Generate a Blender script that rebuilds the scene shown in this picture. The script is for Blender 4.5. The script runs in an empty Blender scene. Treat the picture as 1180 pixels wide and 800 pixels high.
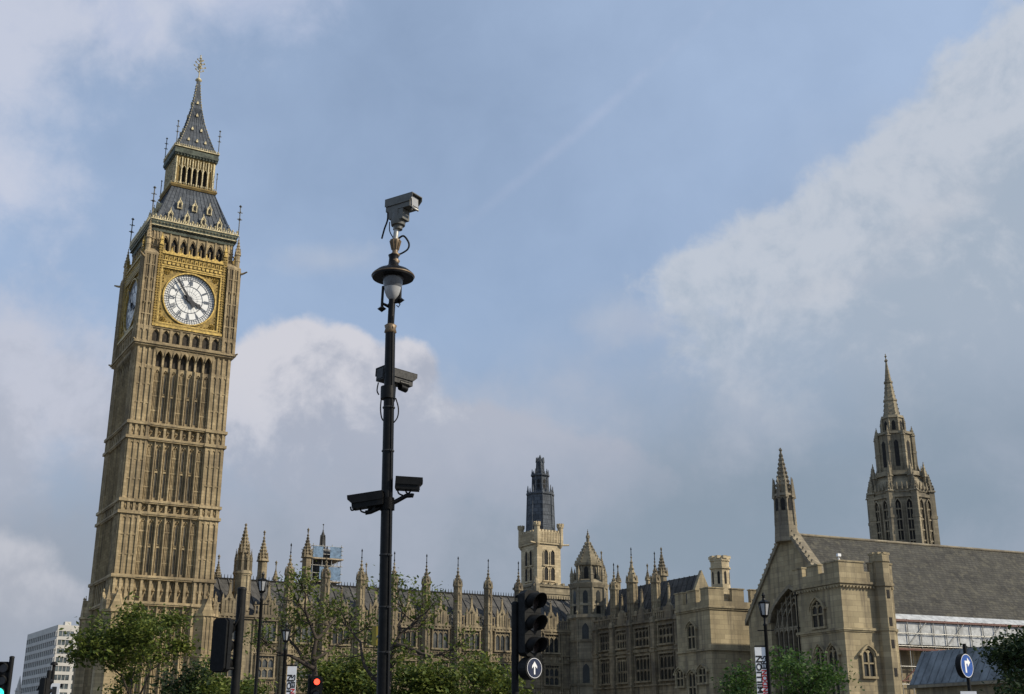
import bpy, math, random
from mathutils import Vector, Matrix, noise as mnoise
random.seed(7)
R = math.radians
S = bpy.context.scene
col = S.collection

# ------------------------------------------------------------------ camera
PITCH = R(18.35); FP = 1373.0; CAM_Z = 1.7
cam = bpy.data.cameras.new('camera'); cam.sensor_width = 36; cam.lens = 36 * FP / 1180
cam.clip_end = 6000; cam.clip_start = .05
camo = bpy.data.objects.new('camera', cam); col.objects.link(camo)
camo.location = (0, 0, CAM_Z); camo.rotation_euler = (math.pi / 2 + PITCH, 0, 0)
S.camera = camo

# ------------------------------------------------------------------ sun, sky, exposure
SUN_AZ, SUN_EL = 105, 33
sun = bpy.data.lights.new('sun', 'SUN'); sun.energy = 4.2; sun.angle = R(.55); sun.color = (1, .90, .73)
suno = bpy.data.objects.new('sun', sun); col.objects.link(suno)
to_sun = Vector((math.sin(R(SUN_AZ)) * math.cos(R(SUN_EL)), math.cos(R(SUN_AZ)) * math.cos(R(SUN_EL)), math.sin(R(SUN_EL))))
suno.rotation_euler = to_sun.to_track_quat('Z', 'Y').to_euler(); suno.location = to_sun * 200
S.view_settings.view_transform = 'Standard'; S.view_settings.look = 'None'
S.view_settings.exposure = 0.14; S.view_settings.gamma = 1; S.view_settings.use_curve_mapping = False
SKY_STRENGTH = .10

world = bpy.data.worlds.new('World'); S.world = world; world.use_nodes = True
WT = world.node_tree

class E_:
    """small wrapper: arithmetic on node sockets"""
    def __init__(s, tree, sock): s.t = tree; s.k = sock
    def _m(s, op, *a, clamp=False):
        n = s.t.nodes.new('ShaderNodeMath'); n.operation = op; n.use_clamp = clamp
        for i, v in enumerate((s,) + a):
            if isinstance(v, E_): s.t.links.new(v.k, n.inputs[i])
            else: n.inputs[i].default_value = v
        return E_(s.t, n.outputs[0])
    def __add__(s, o): return s._m('ADD', o)
    def __sub__(s, o): return s._m('SUBTRACT', o)
    def __mul__(s, o): return s._m('MULTIPLY', o)
    def __truediv__(s, o): return s._m('DIVIDE', o)
    def mad(s, a, b): return s._m('MULTIPLY_ADD', a, b)
    def maxi(s, o): return s._m('MAXIMUM', o)
    def smax(s, o, k): return s._m('SMOOTH_MAX', o, k)
    def mini(s, o): return s._m('MINIMUM', o)
    def sqrt(s): return s._m('SQRT')
    def step(s, a, b, lo=0, hi=1):
        n = s.t.nodes.new('ShaderNodeMapRange'); n.interpolation_type = 'SMOOTHSTEP'
        s.t.links.new(s.k, n.inputs['Value'])
        for k, v in (('From Min', a), ('From Max', b), ('To Min', lo), ('To Max', hi)): n.inputs[k].default_value = v
        return E_(s.t, n.outputs['Result'])

def mixc(t, fac, a, b):
    n = t.nodes.new('ShaderNodeMix'); n.data_type = 'RGBA'
    for i, v in ((0, fac), (6, a), (7, b)):
        if isinstance(v, E_): t.links.new(v.k, n.inputs[i])
        elif hasattr(v, 'is_output'): t.links.new(v, n.inputs[i])
        elif i == 0: n.inputs[0].default_value = v
        else: n.inputs[i].default_value = (*v, 1)
    return n.outputs[2]

def ray(x, y):
    """photo column and row -> (X/Y, Z/Y) of the sight line"""
    dx, dy = x - 590, 400 - y
    fw = FP * math.cos(PITCH) - dy * math.sin(PITCH)
    return dx / fw, (FP * math.sin(PITCH) + dy * math.cos(PITCH)) / fw
def pt(x, y, Y):
    u, v = ray(x, y); return Vector((u * Y, Y, CAM_Z + v * Y))

def build_sky():
    t = WT; N = t.nodes; L = t.links
    bg = N['Background']; bg.inputs[1].default_value = SKY_STRENGTH
    sk = N.new('ShaderNodeTexSky'); sk.sky_type = 'NISHITA'; sk.sun_disc = False
    sk.sun_elevation = R(SUN_EL); sk.sun_rotation = R(SUN_AZ)
    sk.air_density = 1.0; sk.dust_density = 1.0; sk.ozone_density = 1.6
    tc = N.new('ShaderNodeTexCoord')
    sp = N.new('ShaderNodeSeparateXYZ'); L.new(tc.outputs['Generated'], sp.inputs[0])
    X, Y, Z = (E_(t, sp.outputs[i]) for i in range(3))
    az = X._m('ARCTAN2', Y) * 57.29578
    el = Z._m('ARCSINE') * 57.29578
    def noise(scale, detail, rough, off=0, dist=0, stretch=(1, 1, 1)):
        m = N.new('ShaderNodeMapping'); L.new(tc.outputs['Generated'], m.inputs[0])
        m.inputs['Location'].default_value = (off, off * .7, off * 1.3); m.inputs['Scale'].default_value = stretch
        n = N.new('ShaderNodeTexNoise'); L.new(m.outputs[0], n.inputs['Vector'])
        n.inputs['Scale'].default_value = scale; n.inputs['Detail'].default_value = detail
        n.inputs['Roughness'].default_value = rough; n.inputs['Distortion'].default_value = dist
        return E_(t, n.outputs[0])
    D = 57.29578 / FP
    def blob(x, y, rx, ry, ang=0, k=1.0):
        u, v = ray(x, y); a0 = math.degrees(math.atan(u)); e0 = math.degrees(math.atan(v * math.cos(math.atan(u))))
        c, s = math.cos(R(ang)), math.sin(R(ang))
        dx, dy = az - a0, el - e0
        p = (dx * c + dy * s) * (1 / (rx * D)); q = (dy * c - dx * s) * (1 / (ry * D))
        return (p * p + q * q).sqrt().mad(-k, k)
    def union(bl, k=.25):
        f = blob(*bl[0])
        for b in bl[1:]: f = f.smax(blob(*b), k)
        return f
    nbig = noise(5, 7, .55, 3); nmid = noise(14, 8, .6, 9, .25); nfine = noise(36, 8, .62, 17, .3); nsoft = noise(2.6, 4, .5, 31)
    nz = (nbig - .5) * 1.9 + (nmid - .5) * 1.35 + (nfine - .5) * .75
    lit = (noise(14, 8, .6, 9, .25) - noise(14, 8, .6, 9.010, .25)) * 7.0
    base = sk.outputs[0]
    k = 1 / SKY_STRENGTH
    def C(r, g, b): return (r * k, g * k, b * k)
    # thin high veil over the blue
    veil = (nsoft - .5).mad(.9, .74) + (nmid - .5) * .25
    base = mixc(t, veil.maxi(.35).mini(.95), base, C(*VEIL))
    elev = lambda y: math.degrees(math.atan(ray(590, y)[1]))
    # broad grey bank low in the sky, thicker and bluer to the right
    bank = union(BANK, .5)
    fac = (bank + nz * .22).step(-.3, .6, 0, .92)
    greyc = mixc(t, az.step(-20, 16), C(*GREY_L), C(*GREY_R))
    greyc = mixc(t, (el + (nbig - .5) * 8).step(elev(640), elev(330)), greyc, C(*GREY_UP))
    greyc = mixc(t, ((nbig - .5) * 1.6 + (nmid - .5) * 1.1).step(-.35, .55, 0, .5), greyc, C(.43, .45, .53))
    base = mixc(t, fac, base, greyc)
    # cumulus heads, bright on the sunlit rim, melting into the bank below
    for bl, lo, hi, amp, op, c_hi, c_lo, y_full, y_none, pb, pd in CUMULUS:
        f = union(bl, .45) + nz * amp
        den = f.step(lo, hi, 0, op) * (el + (nbig - .5) * 5).step(elev(y_none), elev(y_full))
        g = lambda q: (math.degrees(math.atan(ray(*q)[0])), math.degrees(math.atan(ray(*q)[1] * math.cos(math.atan(ray(*q)[0])))))
        (a0, e0), (a1, e1) = g(pb), g(pd); n2 = (a1 - a0) ** 2 + (e1 - e0) ** 2
        ax_ = ((az - a0) * ((a1 - a0) / n2) + (el - e0) * ((e1 - e0) / n2)) + (nmid - .5) * 1.6 + (nbig - .5) * 1.2 + (nfine - .5) * .4 - lit * .55
        cc = mixc(t, ax_.step(0, 1), C(*c_hi), C(*c_lo))
        base = mixc(t, den, base, cc)
    # an old vapour trail
    def line(x0, y0, x1, y1, w, op):
        nonlocal base
        (u0, v0), (u1, v1) = ray(x0, y0), ray(x1, y1)
        g = lambda u, v: (math.degrees(math.atan(u)), math.degrees(math.atan(v * math.cos(math.atan(u)))))
        a0, e0 = g(u0, v0); a1, e1 = g(u1, v1)
        ln = math.hypot(a1 - a0, e1 - e0); c, s = (a1 - a0) / ln, (e1 - e0) / ln
        dx, dy = az - a0, el - e0
        p = (dx * c + dy * s) * (1 / ln); q = ((dy * c - dx * s) + (nbig - .5) * .5)._m('ABSOLUTE')
        m = q.step(w * D, 0) * p.step(-.05, .12) * p.step(1.1, .55) * (nmid.step(.3, .62)) * op
        base = mixc(t, m, base, C(.50, .53, .66))
    line(838, -6, 500, 282, 11, .2)
    L.new(base, bg.inputs[0])

VEIL = (.385, .495, .685)
GREY_L = (.28, .315, .375); GREY_R = (.222, .28, .345); GREY_UP = (.31, .37, .465)
BANK = [(40, 780, 460, 300), (480, 720, 440, 270), (900, 660, 440, 300), (1180, 480, 330, 340, 20), (700, 840, 900, 300)]
CUMULUS = [
    # top left sheet
    ([(-10, 40, 190, 230), (110, 20, 250, 90, 8), (230, -40, 220, 100), (-40, 180, 130, 100)], -.05, .7, .75, .85, (.53, .56, .66), (.45, .50, .64), 300, 420, (0, 100), (330, 60)),
    # left, behind the tower, and the low heap by the office block
    ([(10, 440, 140, 110), (-20, 540, 120, 120), (90, 470, 100, 110)], -.15, .6, .7, .8, (.52, .53, .60), (.41, .43, .50), 520, 720, (20, 370), (40, 560)),
    ([(0, 660, 80, 52), (50, 690, 60, 40), (-30, 700, 90, 70)], -.05, .4, .5, .75, (.52, .53, .58), (.40, .42, .48), 690, 790, (0, 620), (30, 720)),
    # middle heap
    ([(345, 405, 62, 56), (300, 440, 50, 80), (395, 420, 50, 56), (470, 425, 44, 44), (430, 450, 70, 60), (380, 490, 150, 90), (560, 520, 130, 60, -12), (690, 560, 120, 60, -8)], .02, .30, .5, .92, (.59, .585, .63), (.37, .395, .47), 430, 640, (345, 380), (430, 530)),
    # right diagonal heap
    ([(1205, 50, 100, 80), (1155, 112, 112, 92), (1085, 194, 124, 90), (1005, 244, 134, 72), (925, 286, 134, 62), (845, 316, 124, 48), (1160, 380, 270, 250), (1010, 430, 240, 160)], -.06, .34, .74, .84, (.50, .535, .595), (.345, .41, .495), 330, 580, (885, 190), (1040, 440)),
    # inner wisps of the right bank
    ([(1060, 260, 100, 26, 20), (960, 330, 120, 22, 8), (720, 370, 60, 36), (900, 490, 110, 70), (385, 300, 90, 24, 6), (560, 480, 160, 60, -10)], -.2, 1.0, 1.0, .42, (.48, .51, .57), (.44, .47, .55), 560, 700, (900, 200), (900, 500)),
]
build_sky()

# ------------------------------------------------------------------ materials
def mat(name):
    m = bpy.data.materials.new(name); m.use_nodes = True
    return m, m.node_tree, m.node_tree.nodes['Principled BSDF']
def tnoise(t, scale, detail=5, rough=.6, stretch=None, coord='Object'):
    tc = t.nodes.new('ShaderNodeTexCoord'); n = t.nodes.new('ShaderNodeTexNoise')
    if stretch:
        mp = t.nodes.new('ShaderNodeMapping'); mp.inputs['Scale'].default_value = stretch
        t.links.new(tc.outputs[coord], mp.inputs[0]); t.links.new(mp.outputs[0], n.inputs['Vector'])
    else: t.links.new(tc.outputs[coord], n.inputs['Vector'])
    n.inputs['Scale'].default_value = scale; n.inputs['Detail'].default_value = detail; n.inputs['Roughness'].default_value = rough
    return E_(t, n.outputs[0])
def bump(t, b, h, strength, dist=.05):
    n = t.nodes.new('ShaderNodeBump'); n.inputs['Strength'].default_value = strength; n.inputs['Distance'].default_value = dist
    t.links.new(h.k, n.inputs['Height']); t.links.new(n.outputs[0], b.inputs['Normal'])
def stone(name, c1, c2, soot, soot_amt=.55, course=.38):
    m, t, b = mat(name)
    c = mixc(t, tnoise(t, .35, 6).step(.36, .64), c1, c2)
    c = mixc(t, tnoise(t, 2.3, 5, .7).step(.35, .75, 0, .4), c, tuple(x * .72 for x in c1))
    # ashlar blocks of slightly different tone
    tc = t.nodes.new('ShaderNodeTexCoord'); sp = t.nodes.new('ShaderNodeSeparateXYZ'); t.links.new(tc.outputs['Object'], sp.inputs[0])
    xy = E_(t, sp.outputs[0]) + E_(t, sp.outputs[1])
    cb = t.nodes.new('ShaderNodeCombineXYZ'); t.links.new(xy.k, cb.inputs[0]); t.links.new(sp.outputs[2], cb.inputs[1])
    br = t.nodes.new('ShaderNodeTexBrick'); t.links.new(cb.outputs[0], br.inputs['Vector'])
    br.inputs['Scale'].default_value = 1; br.inputs['Brick Width'].default_value = course * 2.3; br.inputs['Row Height'].default_value = course
    br.inputs['Mortar Size'].default_value = .022; br.inputs['Color1'].default_value = (1, 1, 1, 1); br.inputs['Color2'].default_value = (.60, .60, .58, 1)
    br.inputs['Mortar'].default_value = (.5, .5, .5, 1)
    mu = t.nodes.new('ShaderNodeMix'); mu.data_type = 'RGBA'; mu.blend_type = 'MULTIPLY'; mu.inputs[0].default_value = .8
    t.links.new(c, mu.inputs[6]); t.links.new(br.outputs[0], mu.inputs[7]); c = mu.outputs[2]
    # soot and rain streaks with a shape of their own
    st = tnoise(t, 1.0, 6, .65, (1.3, 1.3, .12)).step(.44, .70, 0, soot_amt)
    c = mixc(t, st, c, soot)
    bl = tnoise(t, .16, 5, .6).step(.48, .70, 0, soot_amt * .7)
    c = mixc(t, bl, c, soot)
    t.links.new(c, b.inputs['Base Color']); b.inputs['Roughness'].default_value = .92
    bump(t, b, tnoise(t, 7, 5, .7), .35, .06)
    return m
def plain(name, c, rough=.6, metal=0, var=.25, scale=6, spec=None, bmp=0):
    m, t, b = mat(name)
    cc = mixc(t, tnoise(t, scale, 5).step(.3, .7), tuple(x * (1 - var) for x in c), tuple(min(1, x * (1 + var)) for x in c))
    t.links.new(cc, b.inputs['Base Color'])
    t.links.new(tnoise(t, scale * 2.7, 4).step(.2, .8, max(.04, rough - .12), min(1, rough + .12)).k, b.inputs['Roughness'])
    b.inputs['Metallic'].default_value = metal
    if spec is not None: b.inputs['Specular IOR Level'].default_value = spec
    if bmp: bump(t, b, tnoise(t, scale * 5, 5), bmp, .02)
    return m
def slate(name, c1, c2, row=.32, wid=.5, seam=None, lichen=None):
    m, t, b = mat(name)
    c = mixc(t, tnoise(t, .8, 6).step(.35, .65), c1, c2)
    tc = t.nodes.new('ShaderNodeTexCoord'); sp = t.nodes.new('ShaderNodeSeparateXYZ'); t.links.new(tc.outputs['Object'], sp.inputs[0])
    u = E_(t, sp.outputs[0]) + E_(t, sp.outputs[1]) * .37
    cb = t.nodes.new('ShaderNodeCombineXYZ'); t.links.new(u.k, cb.inputs[0]); t.links.new(sp.outputs[2], cb.inputs[1])
    br = t.nodes.new('ShaderNodeTexBrick'); t.links.new(cb.outputs[0], br.inputs['Vector'])
    br.inputs['Scale'].default_value = 1; br.inputs['Brick Width'].default_value = wid; br.inputs['Row Height'].default_value = row
    br.inputs['Mortar Size'].default_value = .03; br.inputs['Color1'].default_value = (1, 1, 1, 1); br.inputs['Color2'].default_value = (.6, .6, .6, 1)
    br.inputs['Mortar'].default_value = (.35, .35, .35, 1)
    mu = t.nodes.new('ShaderNodeMix'); mu.data_type = 'RGBA'; mu.blend_type = 'MULTIPLY'; mu.inputs[0].default_value = .8
    t.links.new(c, mu.inputs[6]); t.links.new(br.outputs[0], mu.inputs[7]); c = mu.outputs[2]
    if lichen:
        c = mixc(t, tnoise(t, 1.6, 7, .7).step(.47, .66, 0, .6), c, lichen)
    t.links.new(c, b.inputs['Base Color']); b.inputs['Roughness'].default_value = .85; b.inputs['Specular IOR Level'].default_value = .2
    bump(t, b, tnoise(t, 4, 6, .7), .5, .05)
    return m
def leafmat(name, c1, c2):
    m, t, b = mat(name)
    geo = t.nodes.new('ShaderNodeNewGeometry')
    c = mixc(t, E_(t, geo.outputs['Random Per Island']), c1, c2)
    t.links.new(c, b.inputs['Base Color']); b.inputs['Roughness'].default_value = .6; b.inputs['Specular IOR Level'].default_value = .25
    tr = t.nodes.new('ShaderNodeBsdfTranslucent'); mx = t.nodes.new('ShaderNodeMixShader'); mx.inputs[0].default_value = .3
    t.links.new(c, tr.inputs[0]); t.links.new(b.outputs[0], mx.inputs[1]); t.links.new(tr.outputs[0], mx.inputs[2])
    t.links.new(mx.outputs[0], t.nodes['Material Output'].inputs['Surface'])
    return m
def emit(name, c, s):
    m, t, b = mat(name)
    b.inputs['Base Color'].default_value = (*[x * .3 for x in c], 1)
    b.inputs['Emission Color'].default_value = (*c, 1); b.inputs['Emission Strength'].default_value = s
    n = tnoise(t, 40, 2).step(.2, .8, s * .8, s * 1.15); t.links.new(n.k, b.inputs['Emission Strength'])
    return m

M = {}
M['honey'] = stone('honey_limestone', (.47, .365, .21), (.33, .25, .14), (.085, .066, .045), .7)
M['palace'] = stone('palace_limestone', (.37, .30, .185), (.24, .19, .118), (.065, .055, .042), .9)
M['pale'] = stone('cleaned_limestone', (.58, .48, .31), (.50, .40, .25), (.30, .24, .16), .35)
M['hall'] = stone('hall_stone', (.45, .37, .225), (.335, .27, .16), (.11, .09, .065), .8, .5)
M['grey'] = stone('grey_gothic_stone', (.37, .31, .205), (.25, .21, .14), (.085, .075, .058), .75)
M['trim'] = stone('weathered_trim', (.33, .28, .19), (.24, .2, .14), (.08, .07, .06), .6)
M['glass'] = plain('dark_leaded_glass', (.020, .021, .019), .34, 0, .5, .7, spec=.3)
M['palaceglass'] = plain('painted_reflection_glass', (.055, .06, .06), .3, 0, .5, .9, spec=.4)
def vary_by_object(m, c0, c1):
    t = m.node_tree; oi = t.nodes.new('ShaderNodeObjectInfo'); b = t.nodes['Principled BSDF']
    c = mixc(t, E_(t, oi.outputs['Random']), c0, c1); c = mixc(t, tnoise(t, 1.3, 4).step(.35, .7, 0, .6), c, tuple(x * .35 for x in c0)); t.links.new(c, b.inputs['Base Color'])
vary_by_object(M['palaceglass'], (.018, .02, .02), (.13, .135, .13))  # uneven sky reflection is put into each pane's base colour
M['slit'] = plain('dusty_leaded_slit', (.05, .046, .036), .6, 0, .5, 1.5, spec=.2)
M['recess'] = plain('recess_shade_brown', (.035, .028, .02), .95, 0, .5, 2)  # dark colour stands in for the shade inside the small arches
M['void'] = plain('dark_opening', (.012, .011, .010), .9, 0, .3, 2)
M['gold'] = plain('gilding', (.36, .25, .07), .5, .45, .45, 3)
M['crest'] = plain('pale_gilded_crest', (.46, .39, .23), .6, .1, .45, 4)
M['rod'] = plain('iron_rod', (.10, .095, .08), .6, .3, .4, 4)
M['goldstone'] = stone('gilded_stone', (.66, .47, .16), (.50, .34, .10), (.16, .11, .05), .45)
M['goldbrown'] = stone('browned_gilding', (.30, .21, .075), (.22, .15, .05), (.09, .07, .03), .4)
M['gilt_dark'] = plain('gilded_ground', (.20, .135, .035), .5, .5, .5, 2.5)
M['iron_slate'] = slate('iron_roof_plates', (.115, .128, .145), (.085, .095, .11), .6, .45)
M['slate'] = slate('palace_roof_slate', (.108, .104, .098), (.07, .068, .064), 1.1, .6)
M['oldslate'] = slate('hall_roof_slate', (.088, .084, .072), (.052, .050, .046), .26, .5, lichen=(.135, .125, .092))
M['greenish'] = plain('verdigris_cornice', (.075, .088, .068), .7, .2, .5, 1.5)
M['opal'] = plain('opal_glass', (.74, .74, .72), .65, 0, .06, 2, spec=.15)
M['dialink'] = plain('dial_ironwork', (.06, .075, .10), .5, 0, .3, 2)
M['hand'] = plain('black_hands', (.008, .009, .013), .45, 0, .2, 3)
M['blackpaint'] = plain('black_gloss_paint', (.006, .006, .006), .42, 0, .35, 9, bmp=.05, spec=.16)
M['matblack'] = plain('matt_black', (.007, .007, .007), .6, 0, .3, 12, spec=.18)
M['greypaint'] = plain('grey_camera_paint', (.092, .090, .078), .5, 0, .15, 9)
M['darkgrey'] = plain('dark_camera_paint', (.028, .028, .028), .55, 0, .2, 9, spec=.25)
M['steel'] = plain('galvanised_steel', (.36, .35, .32), .45, .5, .2, 20)
M['bronze'] = plain('gilded_bronze', (.15, .105, .06), .5, .35, .3, 15)
M['whitecon'] = plain('white_cladding', (.46, .44, .40), .75, 0, .08, .2)
M['officeglass'] = plain('office_glass', (.07, .085, .09), .12, 0, .6, .35)
M['lead'] = plain('lead_sheet', (.165, .178, .185), .7, .0, .3, .9, bmp=.1, spec=.25)
M['bark'] = plain('bark', (.04, .03, .022), .95, 0, .4, 5, bmp=.4)
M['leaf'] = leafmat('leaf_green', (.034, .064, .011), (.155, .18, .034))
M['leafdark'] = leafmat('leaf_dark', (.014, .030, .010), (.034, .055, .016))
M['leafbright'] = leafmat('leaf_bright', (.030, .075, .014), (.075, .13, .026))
M['asphalt'] = plain('asphalt', (.05, .05, .052), .9, 0, .3, 3, bmp=.3)
M['paving'] = plain('york_stone_paving', (.13, .12, .105), .9, 0, .2, 1.5, bmp=.2)
M['grassm'] = plain('lawn', (.05, .085, .022), .95, 0, .4, 1.2, bmp=.5)
M['white'] = plain('white_enamel', (.78, .78, .78), .5, 0, .05, 5)
M['sheet'] = plain('white_sheeting', (.40, .41, .41), .6, 0, .3, 1.6, bmp=.6)
M['netting'] = plain('blue_netting', (.13, .20, .29), .8, 0, .3, 3)
M['red'] = plain('red_print', (.50, .035, .03), .55, 0, .15, 6)
M['black'] = plain('black_print', (.02, .02, .02), .55, 0, .15, 6)
M['blue'] = plain('blue_sign', (.012, .07, .30), .4, 0, .12, 6)
M['arrowblue'] = plain('dark_blue_sign', (.010, .016, .045), .3, 0, .2, 6)
M['yellow'] = plain('yellow_plate', (.36, .28, .035), .5, 0, .15, 6)
M['rust'] = plain('rusty_red_steel', (.12, .045, .033), .7, .1, .3, 5)
M['plank'] = plain('scaffold_board', (.36, .29, .20), .85, 0, .3, 3)
M['redlamp'] = emit('lit_red_lens', (1, .06, .03), 3.2)
M['greenlamp'] = emit('lit_green_lens', (.04, .9, .62), 2.2)
M['lens'] = plain('unlit_lens', (.03, .022, .02), .15, 0, .4, 10)
M['lampglass'] = plain('lamp_glass', (.34, .345, .35), .18, 0, .1, 8)
M['lampdark'] = plain('smoked_glass', (.085, .09, .10), .15, 0, .2, 8)

# ------------------------------------------------------------------ mesh helpers
class MB:
    def __init__(s): s.v = []; s.f = []; s.m = Matrix.Identity(4); s.smooth = set()
    def add(s, vs, fs, smooth=False):
        b = len(s.v); s.v += [tuple(s.m @ Vector(v)) for v in vs]
        if smooth: s.smooth.update(range(len(s.f), len(s.f) + len(fs)))
        s.f += [tuple(i + b for i in f) for f in fs]; return s
    def box(s, x0, x1, y0, y1, z0, z1):
        return s.add([(x0, y0, z0), (x1, y0, z0), (x1, y1, z0), (x0, y1, z0), (x0, y0, z1), (x1, y0, z1), (x1, y1, z1), (x0, y1, z1)],
                     [(0, 3, 2, 1), (4, 5, 6, 7), (0, 1, 5, 4), (1, 2, 6, 5), (2, 3, 7, 6), (3, 0, 4, 7)])
    def cbox(s, x, y, z, a, b, c): return s.box(x - a / 2, x + a / 2, y - b / 2, y + b / 2, z - c / 2, z + c / 2)
    def frus(s, cx, cy, z0, z1, h0, h1, n=4, rot=None):
        """n-sided tapered prism, h = half width across the flats"""
        rot = math.pi / n if rot is None else rot; k = 1 / math.cos(math.pi / n); vs = []
        for z, h in ((z0, h0), (z1, h1)):
            for i in range(n):
                a = rot + 2 * math.pi * i / n - math.pi / 2 if False else rot + 2 * math.pi * i / n
                vs.append((cx + h * k * math.cos(a), cy + h * k * math.sin(a), z))
        fs = [(i, (i + 1) % n, n + (i + 1) % n, n + i) for i in range(n)] + [tuple(range(n))[::-1], tuple(range(n, 2 * n))]
        return s.add(vs, fs)
    def lathe(s, cx, cy, prof, n=16, smooth=True):
        vs = [(cx + r * math.cos(2 * math.pi * i / n), cy + r * math.sin(2 * math.pi * i / n), z) for r, z in prof for i in range(n)]
        fs = [(j * n + i, j * n + (i + 1) % n, (j + 1) * n + (i + 1) % n, (j + 1) * n + i) for j in range(len(prof) - 1) for i in range(n)]
        s.add(vs, fs, smooth)
        e = (len(prof) - 1) * n
        return s.add([v for v in vs[:n]], [tuple(range(n))[::-1]]).add(vs[e:], [tuple(range(n))])
    def tube(s, pts, r, n=8):
        pts = [Vector(p) for p in pts]; rs = r if isinstance(r, (list, tuple)) else [r] * len(pts); vs = []
        for i, p in enumerate(pts):
            d = (pts[min(i + 1, len(pts) - 1)] - pts[max(i - 1, 0)]).normalized()
            a = d.orthogonal().normalized() if i == 0 else (a - d * a.dot(d)).normalized()
            b = d.cross(a)
            for k in range(n):
                th = 2 * math.pi * k / n; q = p + (a * math.cos(th) + b * math.sin(th)) * rs[i]; vs.append(tuple(q))
        m = len(pts)
        fs = [(j * n + i, j * n + (i + 1) % n, (j + 1) * n + (i + 1) % n, (j + 1) * n + i) for j in range(m - 1) for i in range(n)]
        s.add(vs, fs, True); return s.add(vs[:n], [tuple(range(n))[::-1]]).add(vs[-n:], [tuple(range(n))])
    def poly(s, p, y0, y1):
        """prism of an outline in the xz plane between depths y0 and y1"""
        n = len(p); vs = [(x, y0, z) for x, z in p] + [(x, y1, z) for x, z in p]
        return s.add(vs, [tuple(range(n)), tuple(range(n, 2 * n))[::-1]] + [(i, n + i, n + (i + 1) % n, (i + 1) % n) for i in range(n)])
    def plan(s, p, z0, z1):
        n = len(p); vs = [(x, y, z0) for x, y in p] + [(x, y, z1) for x, y in p]
        return s.add(vs, [tuple(range(n))[::-1], tuple(range(n, 2 * n))] + [(i, (i + 1) % n, n + (i + 1) % n, n + i) for i in range(n)])
    def gem(s, x, y, z, r, rz=None):
        rz = rz or r
        return s.add([(x + r, y, z), (x, y + r, z), (x - r, y, z), (x, y - r, z), (x, y, z + rz), (x, y, z - rz)],
                     [(0, 1, 4), (1, 2, 4), (2, 3, 4), (3, 0, 4), (1, 0, 5), (2, 1, 5), (3, 2, 5), (0, 3, 5)])
    def spandrel(s, x0, x1, zs, zt, ztop, y0, y1, n=5, pointed=True):
        """solid between an arched head (springing zs, crown zt) and a flat top"""
        c = (x0 + x1) / 2; w = (x1 - x0) / 2; arc = []
        for i in range(2 * n + 1):
            q = i / n - 1
            h = (1 - abs(q)) ** .55 if pointed else math.sqrt(max(0, 1 - q * q))
            arc.append((c + q * w, zs + (zt - zs) * h))
        for (xa, za), (xb, zb) in zip(arc, arc[1:]):
            s.add([(xa, y0, za), (xb, y0, zb), (xb, y0, ztop), (xa, y0, ztop), (xa, y1, za), (xb, y1, zb), (xb, y1, ztop), (xa, y1, ztop)],
                  [(0, 1, 2, 3), (4, 7, 6, 5), (0, 4, 5, 1), (3, 2, 6, 7)])
        return s
    def arch(s, x0, x1, z0, zs, zt, y0, y1, n=5):
        """solid arch-headed slab"""
        c = (x0 + x1) / 2; w = (x1 - x0) / 2; p = [(x0, z0), (x1, z0)]
        for i in range(2 * n + 1):
            q = 1 - i / n; p.append((c + q * w, zs + (zt - zs) * (1 - abs(q)) ** .55))
        return s.poly(p, y0, y1)
    def archrim(s, x0, x1, zs, zt, t, y0, y1, n=6):
        c = (x0 + x1) / 2; w = (x1 - x0) / 2
        arc = [(c + q * w, zs + (zt - zs) * (1 - abs(q)) ** .55, c + q * (w + t), zs + (zt + t - zs) * (1 - abs(q)) ** .55) for q in [i / n - 1 for i in range(2 * n + 1)]]
        for a, b in zip(arc, arc[1:]):
            s.poly([(a[0], a[1]), (b[0], b[1]), (b[2], b[3]), (a[2], a[3])], y0, y1)
        return s
    def text(s, body, size, mtx, bold=.0, depth=.0):
        vs, fs = text_geo(body, size, bold, depth); k = s.m; s.m = k @ mtx; s.add(vs, fs); s.m = k; return s
    def build(s, name, m, parent=None, loc=None):
        me = bpy.data.meshes.new(name); me.from_pydata(s.v, [], s.f); me.materials.append(m)
        if s.smooth:
            me.polygons.foreach_set('use_smooth', [i in s.smooth for i in range(len(s.f))])
        me.update()
        o = bpy.data.objects.new(name, me); col.objects.link(o)
        if parent: o.parent = parent
        if loc is not None: o.location = loc
        return o
_tc = {}
def text_geo(body, size, bold, depth):
    key = (body, size, bold, depth)
    if key not in _tc:
        cu = bpy.data.curves.new('lettering', 'FONT'); cu.body = body; cu.size = size; cu.offset = bold; cu.extrude = depth
        cu.align_x = 'CENTER'; cu.align_y = 'CENTER'; cu.resolution_u = 3
        ob = bpy.data.objects.new('lettering', cu); col.objects.link(ob); dg = bpy.context.evaluated_depsgraph_get()
        me = bpy.data.meshes.new_from_object(ob.evaluated_get(dg))
        _tc[key] = ([tuple(v.co) for v in me.vertices], [tuple(p.vertices) for p in me.polygons])
        bpy.data.objects.remove(ob); bpy.data.curves.remove(cu); bpy.data.meshes.remove(me)
    return _tc[key]

def tag(o, label=None, cat=None, group=None, kind=None):
    for k, v in (('label', label), ('category', cat), ('group', group), ('kind', kind)):
        if v: o[k] = v
    return o
def thing(name, label, cat, loc=(0, 0, 0), rz=0, group=None):
    o = bpy.data.objects.new(name, None); col.objects.link(o); o.empty_display_size = .3
    o.location = loc; o.rotation_euler = (0, 0, rz); return tag(o, label, cat, group)
def copy_tree(o, parent=None):
    c = o.copy(); col.objects.link(c); c.parent = parent
    for ch in list(o.children): copy_tree(ch, c)
    return c

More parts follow.
